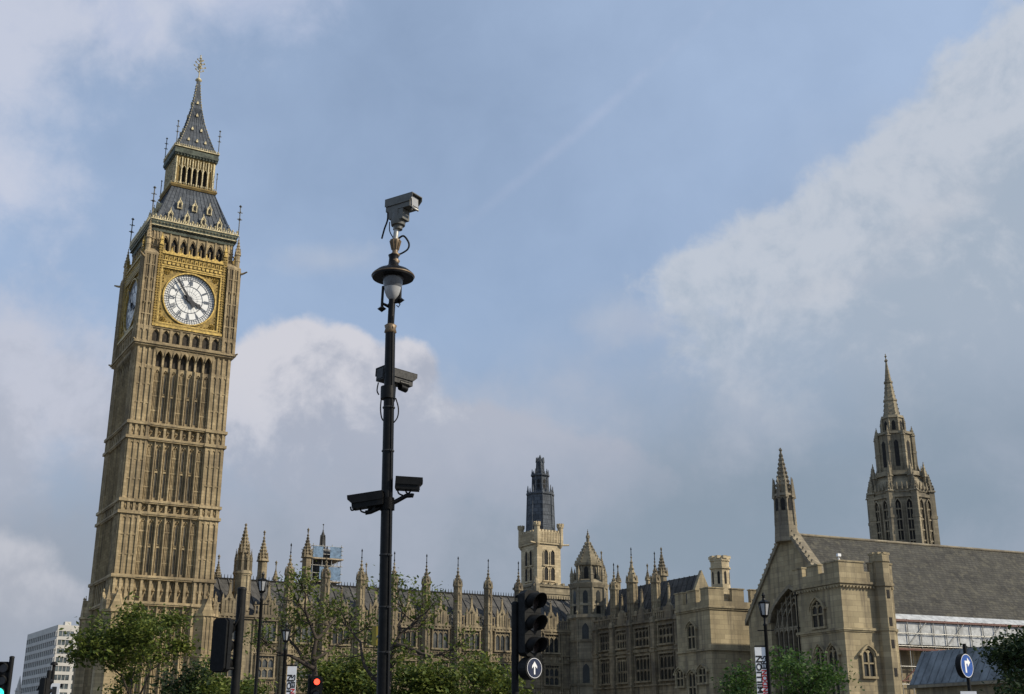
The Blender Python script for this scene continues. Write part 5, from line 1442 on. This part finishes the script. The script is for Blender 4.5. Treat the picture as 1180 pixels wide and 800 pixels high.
def cable(pts, r=.012, n=10):
    P = [Vector(p) for p in pts]; out = []
    for i in range(len(P) - 1):
        p0, p1, p2, p3 = P[max(i - 1, 0)], P[i], P[i + 1], P[min(i + 2, len(P) - 1)]
        for k in range(5):
            t = k / 5; out.append(.5 * ((2 * p1) + (p2 - p0) * t + (2 * p0 - 5 * p1 + 4 * p2 - p3) * t * t + (3 * p1 - p0 - 3 * p2 + p3) * t ** 3))
    out.append(P[-1]); return MB().tube(out, r, 6)
def cctv(label, at, yaw, pitch, Ln, W, H, m, base_pt, group='surveillance cameras on the lamp post', hood=True, wiper=False):
    """housing with overhanging sunshield and glazed front; +x looks forward"""
    t = thing('security_camera', label, 'security camera', base_pt, 0, group)
    X = Matrix.Translation(Vector(at) - Vector(base_pt)) @ Matrix.Rotation(R(yaw), 4, 'Z') @ Matrix.Rotation(R(pitch), 4, 'Y')
    b = MB(); b.m = X
    hb = -H * .5; e = .018
    b.poly([(-Ln / 2, hb), (Ln / 2, hb), (Ln / 2, H * .42), (-Ln / 2, H * .42)], -W / 2, W / 2)
    b.box(-Ln / 2 - .012, -Ln / 2, -W / 2 + .02, W / 2 - .02, hb + .02, H * .35)
    body = b.build('housing', m, t)
    s = MB(); s.m = X                                     # sunshield: folded sheet, longer in front
    f0, f1 = -Ln * .5 - .01, Ln * .62
    s.box(f0, f1, -W / 2 - e, W / 2 + e, H * .44, H * .5)
    for q in (-1, 1):
        a, c = sorted((q * (W / 2 + e), q * (W / 2 + e - .008)))
        s.poly([(f0, -H * .12), (Ln * .5, -H * .12), (f1, H * .18 if hood else -H * .12), (f1, H * .46), (f0, H * .46)], a, c)
    s.build('sunshield', m, t)
    g = MB(); g.m = X; g.box(Ln / 2, Ln / 2 + .008, -W * .40, W * .40, -H * .36, H * .34); g.build('front_glass', M['lampglass'] if wiper else M['lens'], t)
    if wiper:
        w = MB(); w.m = X; w.tube([(Ln / 2 + .02, -W * .3, -H * .62), (Ln / 2 + .02, -W * .38, H * .1)], .010, 5); w.tube([(Ln / 2 - .05, 0, -H * .56), (Ln / 2 + .02, -W * .3, -H * .6), (Ln / 2 + .02, W * .35, -H * .6)], .022, 6); w.build('wiper', M['steel'], t)
    return t, X
# top camera on its pan and tilt head
mt = L(455.2, 278) + foot
t1, X1 = cctv('large grey security camera on a pan and tilt head topping the post', pt(463.5, 236.5, PY), -33, 0, .50, .235, .225, M['greypaint'], mt, wiper=True)
def rel(x, y, Y=PY): return pt(x, y, Y) - mt
b = MB(); b.tube([rel(455.4, 279), rel(457, 262)], .042, 12); b.tube([rel(457, 265), rel(457.2, 261)], .06, 12); b.build('mounting_tube', M['steel'], t1)
b = MB(); c = rel(459, 252); k = Matrix.Translation(c) @ Matrix.Rotation(R(-33), 4, 'Z'); b.m = k
b.box(-.13, .06, -.10, .10, -.02, .14); b.lathe(0, 0, [(.115, -.13), (.125, -.06), (.115, .05), (.08, .14)], 14); b.box(.04, .16, -.09, .09, -.06, .12); b.cbox(-.02, 0, .17, .22, .16, .06)
b.lathe(0, 0, [(.075, -.20), (.08, -.13)], 12); b.build('pan_tilt_head', M['greypaint'], t1)
for P in ([(447, 246), (446.5, 254), (443, 264), (440, 275)], [(449, 256), (449, 266), (453, 274), (456, 278)], [(458, 276), (465, 272), (471, 280), (470, 287), (463, 292), (457, 294)]):
    cable([rel(x, y) for x, y in P], .016 if P[0][0] != 449 else .009).build('cable', M['matblack'], t1)
# middle camera, behind the post
mb_ = pt(448, 470, PY)
t2, _ = cctv('dark security camera halfway up the post, its ends sticking out on both sides', pt(455, 435, PY + .24), 40, 3, .56, .22, .22, M['darkgrey'], mb_)
def r2(x, y, Y=PY): return pt(x, y, Y) - mb_
b = MB(); b.tube([r2(449, 462, PY + .16), r2(450.5, 443, PY + .2)], .085, 10); b.tube([r2(446, 462, PY + .16), r2(446, 452, PY)], .05, 8); b.tube([r2(447, 460, PY), r2(447.3, 446, PY)], .118, 16); b.build('bracket', M['blackpaint'], t2)
b = MB(); b.tube([r2(461, 446, PY + .2), r2(468, 449, PY + .3)], .055, 10); b.tube([r2(460, 441, PY + .2), r2(470, 444, PY + .3)], .05, 10); b.build('spotlight', M['blackpaint'], t2)
for P in ([(440, 455), (438.5, 470), (440, 482), (445, 488)], [(456, 459), (459, 470), (458, 481), (452, 489)], [(436, 441), (434.5, 450), (436.5, 455)]):
    cable([r2(x, y) for x, y in P], .011).build('cable', M['matblack'], t2)
# the two on the low cross arm
for side in (0, 1):
    am = pt(446, 580, PY)
    if side:
        t3, _ = cctv('dark security camera on the right hand cross arm, low on the post', pt(470, 558, PY), 3, 3, .36, .19, .19, M['matblack'], am)
        arm = [(446, 583), (458, 577), (468, 571.5), (475, 571), (476.5, 571.5)]; cabs = [[(458, 560), (459, 568), (464, 571)], [(467, 561), (468, 567), (472, 571)], [(473, 563), (473, 566), (471, 569)]]
    else:
        t3, _ = cctv('dark security camera on the left hand cross arm facing away left, low on the post', pt(424.5, 577, PY), 172, 7, .48, .20, .21, M['matblack'], am)
        arm = [(446, 580), (436, 586), (427, 590), (421, 591)]; cabs = [[(415, 584), (416, 589), (421, 591)], [(424, 586), (427, 583), (431, 582)], [(404, 584), (405, 588), (410, 587)], [(424, 588), (430, 584), (434, 582)]]
    b = MB(); b.tube([pt(x, y, PY) - am for x, y in arm], .036, 10); b.tube([pt(446, 574, PY) - am, pt(445.7, 588, PY) - am], .112, 16)
    if side: p0 = pt(452.5, 584, PY) - am; b.cbox(p0.x, p0.y, p0.z, .05, .1, .1); b.tube([pt(470, 568, PY) - am, pt(471, 573, PY) - am], .03, 8)
    else: b.tube([pt(432, 580, PY) - am, pt(430, 589, PY) - am], .045, 8)
    b.build('cross_arm', M['blackpaint'], t3)
    for P in cabs: cable([pt(x, y, PY) - am for x, y in P], .013).build('cable', M['matblack'], t3)
# yellow plate strapped to the post
yp = thing('yellow_sign', 'small plain yellow plate fixed to the left side of the camera post', 'sign', pt(441, 760, PY))
o = pt(441, 760, PY); a, c = pt(428.5, 744, PY + .15), pt(437.5, 722, PY + .15); b = MB(); b.box(a.x - o.x, c.x - o.x, .13, .15, a.z - o.z, c.z - o.z); b.build('plate', M['yellow'], yp)
b = MB(); m0 = pt(434, 733, PY) - o; m1 = pt(442.6, 733, PY) - o; b.tube([(m0.x, .12, m0.z), (m1.x, .05, m1.z)], .02, 6); b.build('strap', M['steel'], yp)

# ------------------------------------------------------------------ traffic signals
def cowl(mb, r, Lr):
    """open ended visor, long above and short below; axis along -y"""
    n = 20; vs = []
    for i in range(n):
        a = 2 * math.pi * i / n; l = Lr * (.42 + .58 * max(0, .5 + .5 * math.cos(a)) ** .8)
        if math.cos(a) < -.75: l = Lr * .16
        for rr, ll in ((r, 0), (r, l), (r - .008, l), (r - .008, 0)): vs.append((rr * math.sin(a), -ll, rr * math.cos(a) - (.02 * ll / Lr)))
    fs = [(i * 4 + k, ((i + 1) % n) * 4 + k, ((i + 1) % n) * 4 + k + 1, i * 4 + k + 1) for i in range(n) for k in range(3)]
    mb.add(vs, fs, True)
def disc(mb, r, y, n=28): mb.add([(r * math.cos(2 * math.pi * i / n), y, r * math.sin(2 * math.pi * i / n)) for i in range(n)], [tuple(range(n))])
def up_arrow(mb, y, k):
    mb.add([(x * k, y, z * k) for x, z in ((-.09, -.62), (.09, -.62), (.09, .18), (.34, -.05), (.34, .2), (0, .66), (-.34, .2), (-.34, -.05), (-.09, .18))], [tuple(range(9))])
def traffic_light(label, foot, top, head, yaw, S_=.30, lit=None, arrow=False, pr=.057, n=3, lens_r=.1, group='traffic signals'):
    """post and a signal head; 'head' is the head's middle, yaw turns its face away from the viewer's axis"""
    t = thing('traffic_light', label, 'traffic light', foot, 0, group)
    b = MB(); b.tube([(0, 0, 0), Vector(top) - Vector(foot)], pr, 14); b.lathe(0, 0, [(pr * 1.7, 0), (pr * 1.7, 1.0), (pr, 1.06)], 14)
    tz = top[2] - foot[2]; tx_, ty_ = top[0] - foot[0], top[1] - foot[1]; b.lathe(tx_, ty_, [(pr * 1.08, tz - .03), (pr * 1.08, tz), (pr * .6, tz + .02)], 14)
    b.build('post', M['matblack'], t)
    X = Matrix.Translation(Vector(head) - Vector(foot)) @ Matrix.Rotation(R(yaw), 4, 'Z')
    H = S_ * n; w = S_ * .5
    b = MB(); b.m = X
    prof = [(-w, H / 2 - .05), (-w + .05, H / 2), (w - .05, H / 2), (w, H / 2 - .05), (w, -H / 2 + .05), (w - .05, -H / 2), (-w + .05, -H / 2), (-w, -H / 2 + .05)]
    b.poly(prof, -.05, .07); b.poly([(x * .86, z * .97) for x, z in prof], .07, .13)
    for i in range(1, n): b.box(-w - .004, w + .004, -.055, .075, H / 2 - S_ * i - .006, H / 2 - S_ * i + .006)
    hd = b.build('signal_head', M['matblack'], t)
    for i in range(n):
        z = H / 2 - S_ * (i + .5)
        l = MB(); l.m = X @ Matrix.Translation((0, 0, z)); disc(l, lens_r, -.056)
        ln = l.build('lens', lit[1] if lit and lit[0] == i else M['lens'], t)
        if lit and lit[0] == i: tag(ln, lit[2])
        c = MB(); c.m = l.m; cowl(c, lens_r + .022, .27 * S_ / .3); c.build('hood', M['matblack'], t)
    if arrow:
        k = MB(); k.m = X @ Matrix.Translation((0, 0, -H / 2 - .155)); r = .155
        k.poly([(r * math.cos(i * math.pi / 14), r * math.sin(i * math.pi / 14)) for i in range(28)], -.07, .10); s = k.build('arrow_box', M['matblack'], t)
        k2 = MB(); k2.m = k.m; disc(k2, .138, -.074); d = k2.build('sign_face', M['arrowblue'], s)
        k3 = MB(); k3.m = k.m; up_arrow(k3, -.079, .135)
        for i in range(28):
            a0, a1 = i * math.pi / 14, (i + 1) * math.pi / 14
            k3.add([(q * math.cos(a), -.078, q * math.sin(a)) for q, a in ((.127, a0), (.133, a0), (.133, a1), (.127, a1))], [(0, 1, 2, 3)])
        k3.build('arrow', M['white'], s)
    br = MB(); h = Vector(head) - Vector(foot); tp = Vector(top) - Vector(foot)
    for z in (h.z + H * .42, h.z - H * .42):
        q = X @ Vector((0, .1, z - h.z)); f = tp * (z / tp.z); br.tube([(f.x, f.y, z), q], .025, 6)
    br.build('bracket', M['matblack'], t)
    return t
TY = 17.0
def vert(x, y, Y): p = pt(x, y, Y); return Vector((p.x, p.y, 0)), p
f0, tp = vert(593.5, 695, TY)
h = pt(611.5, 718.5, TY - .05)
traffic_light('black traffic signal with three unlit hooded lenses above a white ahead arrow disc', f0, tp, h, 40, .30, None, True, .05)
f0, tp = vert(279, 678, 20); h = pt(256, 743.5, 19.8)
tl = traffic_light('black traffic signal seen from behind beside its thick post, in front of the clock tower', f0, tp, h, 165, .285, None, False, .072)
cable([pt(x, y, 19.9) - f0 for x, y in ((277, 700), (275, 713), (270, 722), (262, 731))], .014).build('cable', M['matblack'], tl)
f0, tp = vert(14, 757, 31); h = pt(2.0, 784, 31)
tl = traffic_light('traffic signal cut by the left edge of the photo, showing a green light', f0, tp, h, 12, .30, (2, M['greenlamp'], 'lit green lens'), False, .06, lens_r=.11)
cable([pt(x, y, 31) - f0 for x, y in ((11.5, 772.5), (7, 773), (3, 775), (-1, 779))], .025).build('cable', M['matblack'], tl)
f0, tp = vert(57, 773, 42); h = pt(51, 797, 42)
tl = traffic_light('small traffic signal seen from behind in front of the white office block', f0, tp, h, 150, .30, None, False, .075)
cable([pt(x, y, 42) - f0 for x, y in ((55, 787), (49, 788), (45, 792), (43, 796))], .03).build('cable', M['matblack'], tl)
f0, tp = vert(357.5, 778, 36); h = pt(364.5, 799.5, 36)
traffic_light('traffic signal with a lit red lens below the trees, left of the camera post', f0, tp, h, 8, .33, (0, M['redlamp'], 'lit red lens'), False, .06, lens_r=.085)

# signpost by the far signal
f0, tp = vert(62.5, 765, 44)
sg_ = thing('sign_post', 'slim post with a flat cap and a small white board by the office block', 'sign post', f0)
b = MB(); b.tube([(0, 0, 0), tp - f0], .06, 8); z = tp.z - .05; b.lathe(0, 0, [(.13, z), (.13, z + .06), (.06, z + .12)], 12); b.build('post', M['matblack'], sg_)
c = pt(64.5, 797, 44) - f0; b = MB(); b.cbox(c.x, -.1, c.z, .32, .03, .55); bd = b.build('board', M['white'], sg_)
b = MB(); b.cbox(c.x - .02, -.125, c.z, .16, .012, .32); b.build('print', M['black'], bd)
c2 = pt(66, 790.5, 44) - f0; b = MB(); b.cbox(c2.x, -.08, c2.z, .42, .06, .12); b.build('bracket', M['matblack'], sg_)

# round blue turn right sign
SY = 31.0
f0, tp = vert(1111, 742, SY)
bs = thing('road_sign', 'round blue turn right sign with a white arrow on a black post', 'road sign', f0)
b = MB(); b.tube([(0, 0, 0), tp - f0], .045, 10); b.build('post', M['matblack'], bs)
c = pt(1113.2, 767.3, SY - .1) - f0; X = Matrix.Translation(c) @ Matrix.Rotation(R(40), 4, 'Z')
b = MB(); b.m = X; b.poly([(.30 * math.cos(i * math.pi / 16), .30 * math.sin(i * math.pi / 16)) for i in range(32)], -.02, .12); bx = b.build('sign_box', M['matblack'], bs)
b = MB(); b.m = X; disc(b, .285, -.026); b.build('sign_face', M['blue'], bx)
b = MB(); b.m = X
b.add([(x, -.031, z) for x, z in ((-.10, -.17), (-.03, -.17), (-.03, .05), (.03, .05), (.03, -.03), (.16, .085), (.03, .20), (.03, .12), (-.10, .12))], [tuple(range(9))])
for i in range(32):
    a0, a1 = i * math.pi / 16, (i + 1) * math.pi / 16
    b.add([(q * math.cos(a), -.030, q * math.sin(a)) for q, a in ((.272, a0), (.285, a0), (.285, a1), (.272, a1))], [(0, 1, 2, 3)])
b.build('arrow', M['white'], bx)
c = pt(1116.5, 803, SY - .1) - f0; b = MB(); b.cbox(c.x, c.y, c.z, .40, .02, .26); b.build('lower_plate', M['white'], bs)
b = MB(); c3 = pt(1100, 746, SY) - f0; c4 = pt(1123, 744.5, SY) - f0
# ------------------------------------------------------------------ old street lamps with banners
def street_lamp(label, foot, zl, hw, m_glass, group='victorian street lamps'):
    t = thing('street_lamp', label, 'street lamp', foot, 0, group)
    b = MB(); b.lathe(0, 0, [(.2, 0), (.2, .5), (.14, .6), (.12, 1.1), (.075, 1.2), (.065, zl - .4), (.09, zl - .35), (.05, zl - .28), (.05, zl - .05)], 12)
    for s in (-1, 1): b.tube([(0, 0, zl - .12), (s * hw * .7, 0, zl - .02), (s * hw * .62, 0, zl + .05)], .02, 5)
    b.tube([(-.3, 0, zl - .55), (.3, 0, zl - .55)], .02, 6); b.build('post', M['blackpaint'], t)
    g = MB(); H = hw * 2.3; g.frus(0, 0, zl, zl + H, hw * .62, hw, 6); lan = g.build('lantern', m_glass, t)
    f = MB(); k = 1 / math.cos(math.pi / 6)
    for i in range(6):
        a = math.pi / 6 + i * math.pi / 3; f.tube([(hw * .62 * k * math.cos(a), hw * .62 * k * math.sin(a), zl), (hw * k * math.cos(a), hw * k * math.sin(a), zl + H)], .022, 5)
    f.frus(0, 0, zl - .06, zl, hw * .5, hw * .68, 6); f.frus(0, 0, zl + H, zl + H + .06, hw * 1.12, hw * 1.15, 6); f.frus(0, 0, zl + H + .06, zl + H + hw * .8, hw * 1.05, hw * .3, 6)
    f.frus(0, 0, zl + H + hw * .8, zl + H + hw * 1.25, hw * .34, hw * .26, 6); f.frus(0, 0, zl + H + hw * 1.25, zl + H + hw * 1.5, hw * .4, hw * .05, 6); f.gem(0, 0, zl + H + hw * 1.7, .07, .14)
    f.build('lantern_frame', M['blackpaint'], lan)
    return t
def banner(label, foot, x0, x1, ytop, Y, H):
    """cloth hung from two arms; lettering reads upwards"""
    a, c = pt(x0, ytop, Y), pt(x1, ytop, Y); w = c.x - a.x; z1 = a.z; cx = (a.x + c.x) / 2 - foot[0]
    t = thing('banner', label, 'banner', foot, 0, 'banners on the street lamps')
    b = MB(); b.box(cx - w / 2, cx + w / 2, -.012, .012, z1 - H, z1); cl = b.build('cloth', M['white'], t)
    ar = MB()
    for z in (z1 + .04, z1 - H - .04): ar.tube([(0, 0, z), (cx + (w / 2 if cx > 0 else -w / 2), 0, z)], .025, 6)
    ar.build('arm', M['blackpaint'], t)
    up = Matrix.Rotation(-math.pi / 2, 4, 'Y') @ Matrix.Rotation(math.pi / 2, 4, 'X')
    sz = w * .60
    def line(s, x, m, zc, nm):
        k = MB(); k.text(s, sz, Matrix.Translation((x, -.018, zc)) @ up, sz * .035)
        # letters are scaled along the line so the word fills the cloth
        return k.build(nm, m, cl)
    def fit(s, x, za, zb, m):
        vs, fs = text_geo(s, sz, sz * .035, 0); x0 = min(v[0] for v in vs); x1 = max(v[0] for v in vs); q = (zb - za) / (x1 - x0)
        k = MB(); k.add([(x - v[1] * 1.05, -.018, za + (v[0] - x0) * q) for v in vs], fs); k.build('lettering', m, cl)
    fit('7 MILLION', cx - w * .21, z1 - H * .83, z1 - H * .13, M['black'])
    fit('LONDON', cx + w * .22, z1 - H * .83, z1 - H * .35, M['red']); fit('ERS', cx + w * .22, z1 - H * .335, z1 - H * .13, M['black'])
    return t
f0, p = vert(301.5, 690, 50); zl = pt(302, 683, 50).z
street_lamp('tall dark street lamp with a glass lantern next to the thick signal post', f0, pt(302, 681, 50).z, .17, M['lampglass'])
f0, p = vert(329, 745, 46); street_lamp('shorter street lamp with a white banner at its right side', f0, pt(329, 738, 46).z, .14, M['lampglass'])
banner('white 7 MILLION LONDONERS banner left of the red traffic light', f0, 331.5, 342, 768, 46, 2.3)
f0, p = vert(881.5, 715, 45); street_lamp('street lamp with a clear lantern standing before the hall gable', f0, pt(881, 709, 45).z, .18, M['lampglass'])
banner('white 7 MILLION LONDONERS banner in front of the hall gable', f0, 869.5, 883 , 746, 45, 2.3)

# ------------------------------------------------------------------ trees
def make_tree(name, label, foot, height, spread, seed, leaf, n_leaf, size, cat='tree', lean=0, bare=.35, group='trees in the square', flat_=.75, tk=None, limbs=None):
    """tapered trunk forking into limbs and twigs, leaves gathered in clumps round the twig ends"""
    rnd = random.Random(seed); t = thing(name, label, cat, foot, 0, group)
    br = MB(); tips = []
    def grow(p, d, ln, r, lv):
        segs = 3; pts = [p.copy()]; q = p.copy(); dd = d.copy()
        for k in range(segs):
            dd = (dd + Vector((rnd.uniform(-1, 1), rnd.uniform(-1, 1), rnd.uniform(-.35, .75))) * .24).normalized(); q = q + dd * ln / segs; pts.append(q.copy())
        r1 = r * .62; br.tube(pts, [r, r * .88, r * .76, r1], 7 if lv < 2 else 5)
        if lv >= 2: tips.extend([(pts[2], .7), (q, 1)])
        if lv == 4 or r1 < .012: return
        n = rnd.choice((2, 3, 3)) if lv else rnd.choice((3, 4))
        a0 = rnd.uniform(0, 6.28)
        for i in range(n):
            a = a0 + i * 6.28 / n + rnd.uniform(-.5, .5); tilt = rnd.uniform(.45, 1.05) if lv else rnd.uniform(.5, .95)
            o = dd.orthogonal().normalized(); o2 = dd.cross(o); side = o * math.cos(a) + o2 * math.sin(a)
            nd = (dd * math.cos(tilt) + side * math.sin(tilt)); nd = Vector((nd.x, nd.y, nd.z * flat_ + .12)).normalized()
            grow(q, nd, ln * rnd.uniform(.62, .86), r1 * rnd.uniform(.72, .95), lv + 1)
    tr_h = height * .30; r0 = tk or height * .022
    if limbs is None: grow(Vector((0, 0, 0)), Vector((lean, 0, 1)).normalized(), tr_h, r0, 0)
    else:
        for rad, pts in limbs:
            br.tube(pts, [rad + (.035 - rad) * (i / (len(pts) - 1)) ** .8 for i in range(len(pts))], 7)
            d = (pts[-1] - pts[-2]).normalized(); tips.append((pts[-1], 1))
            for k in range(3): grow(pts[-1 - k // 2], (d + Vector((rnd.uniform(-.9, .9), rnd.uniform(-.9, .9), rnd.uniform(-.5, .4)))).normalized(), rnd.uniform(.6, 1.1), .05, 2)
            for i in range(1, len(pts) - 1):
                if rnd.random() < .75: grow(pts[i], Vector((rnd.uniform(-1, 1), rnd.uniform(-1, 1), rnd.uniform(-.4, .6))).normalized(), rnd.uniform(.6, 1.1), .05, 2)
    # fit the limbs into the wanted height and spread
    top = max(p.z for p, _ in tips); wid = sorted(abs(p.x) for p, _ in tips)[int(len(tips) * .95)] + .01
    kz = (height - .3) / top; kx = spread / wid
    if limbs: kz = kx = 1
    br.v = [(x * (1 if z < tr_h * .8 else kx), y * (1 if z < tr_h * .8 else kx), z * kz) for x, y, z in br.v]
    br.build('trunk', M['bark'], t)
    lf = MB(); tips = [(Vector((p.x * kx, p.y * kx, p.z * kz)), w) for p, w in tips]
    clumps = [(p, rnd.uniform(.5, 1.15) * size * 4.2, rnd.random()) for p, w in tips]
    clumps = [c for c in clumps if c[2] > bare]
    per = max(4, int(n_leaf / max(1, len(clumps))))
    for p, rad, _ in clumps:
        for k in range(per):
            v = Vector((rnd.gauss(0, 1), rnd.gauss(0, 1), rnd.gauss(0, .62))) * rad * .5
            c = p + v; n = (Vector((rnd.gauss(0, .8), rnd.gauss(0, .8), 1.0))).normalized()
            a = n.orthogonal().normalized(); b_ = n.cross(a); th = rnd.uniform(0, 6.28)
            u = a * math.cos(th) + b_ * math.sin(th); w = n.cross(u); s = size * rnd.uniform(.45, 1.45)
            lf.add([c - u * s * .5, c + w * s * .28 + n * s * .06, c + u * s * .5, c - w * s * .28 + n * s * .06], [(0, 1, 2, 3)])
    lf.build('crown', leaf, t)
    return t
def tree_at(label, px, ptop, Y, spread_px, seed, leaf, n, size, name='leafy_tree', **k):
    p = pt(px, ptop, Y); make_tree(name, label, (p.x, p.y, 0), p.z, spread_px * Y / FP, seed, leaf, n, size, **k)
tree_at('open leafy tree spreading across the foot of the clock tower', 172, 695, 72, 56, 3, M['leaf'], 9000, .25, bare=.18, tk=.16)
def limb_tree(label, Y, base_px, curves, seed, n, size):
    """tree with a few big crooked limbs set out one by one"""
    rnd = random.Random(seed); p0 = pt(base_px[0], base_px[1], Y); foot = Vector((p0.x, p0.y, 0)); out = []
    for rad, depth, c in curves:
        q = [pt(240 + x / 3.105, 600 + y / 3.105, Y) - foot for x, y in c]
        q = [v + Vector((0, depth * (i / (len(q) - 1)) + rnd.uniform(-.15, .15) * (i > 0), 0)) for i, v in enumerate(q)]
        out.append((rad, q))
    t0 = out[0][1][0]; out[0][1].insert(0, Vector((t0.x * .3, 0, 0)))
    make_tree('sparse_tree', label, foot, 9, 3, seed, M['leaf'], n, size, bare=.12, limbs=out)
limb_tree('thin tree with twisting bare limbs between the street lamps and the red signal', 70, (363, 800), [
    (.24, .3, [(383, 600), (380, 540), (374, 480), (386, 425), (366, 372), (346, 332), (318, 288)]),
    (.13, 1.2, [(384, 425), (408, 402), (426, 372), (440, 345)]), (.15, -1.0, [(382, 532), (342, 510), (300, 486), (256, 474), (228, 452)]),
    (.12, .8, [(352, 512), (312, 455), (282, 420), (268, 392)]), (.10, -.8, [(366, 372), (350, 318), (356, 268)]), (.10, 1.5, [(378, 500), (420, 470), (450, 440), (470, 420)])], 12, 2000, .23)
limb_tree('sparse tree with a crooked bare limb reaching out right of the camera post', 66, (446, 800), [
    (.23, .2, [(640, 610), (646, 540), (652, 472), (668, 440), (690, 402), (718, 380), (742, 350)]),
    (.14, -.8, [(666, 442), (720, 456), (768, 480), (800, 490), (832, 480)]), (.11, .9, [(690, 402), (682, 370), (702, 328), (690, 300)]),
    (.10, 1.2, [(718, 380), (752, 372), (775, 340)]), (.14, 1.4, [(640, 600), (585, 560), (556, 520), (545, 478), (538, 432), (510, 400), (482, 366)])], 21, 2000, .23)
tree_at('dense low tree between the camera post and the arrow signal', 545, 760, 80, 56, 31, M['leaf'], 9000, .29, bare=0)
tree_at('dense low tree right beside the camera post at the bottom of the photo', 478, 764, 76, 50, 37, M['leaf'], 8000, .29, bare=0)
tree_at('dense low tree just right of the lit red signal', 408, 755, 78, 46, 41, M['leaf'], 8000, .29, bare=0)
tree_at('dense low tree behind the thick signal post right of the clock tower', 283, 755, 82, 52, 43, M['leaf'], 8000, .29, bare=0)
tree_at('low tree with dark leaves under the open leafy tree by the clock tower', 215, 765, 80, 44, 47, M['leafdark'], 3000, .30, bare=.15)
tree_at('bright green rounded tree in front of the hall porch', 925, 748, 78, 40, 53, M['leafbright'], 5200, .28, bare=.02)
tree_at('small bush-like tree left of the hall banner', 856, 764, 82, 20, 59, M['leafbright'], 1500, .26, bare=.1)
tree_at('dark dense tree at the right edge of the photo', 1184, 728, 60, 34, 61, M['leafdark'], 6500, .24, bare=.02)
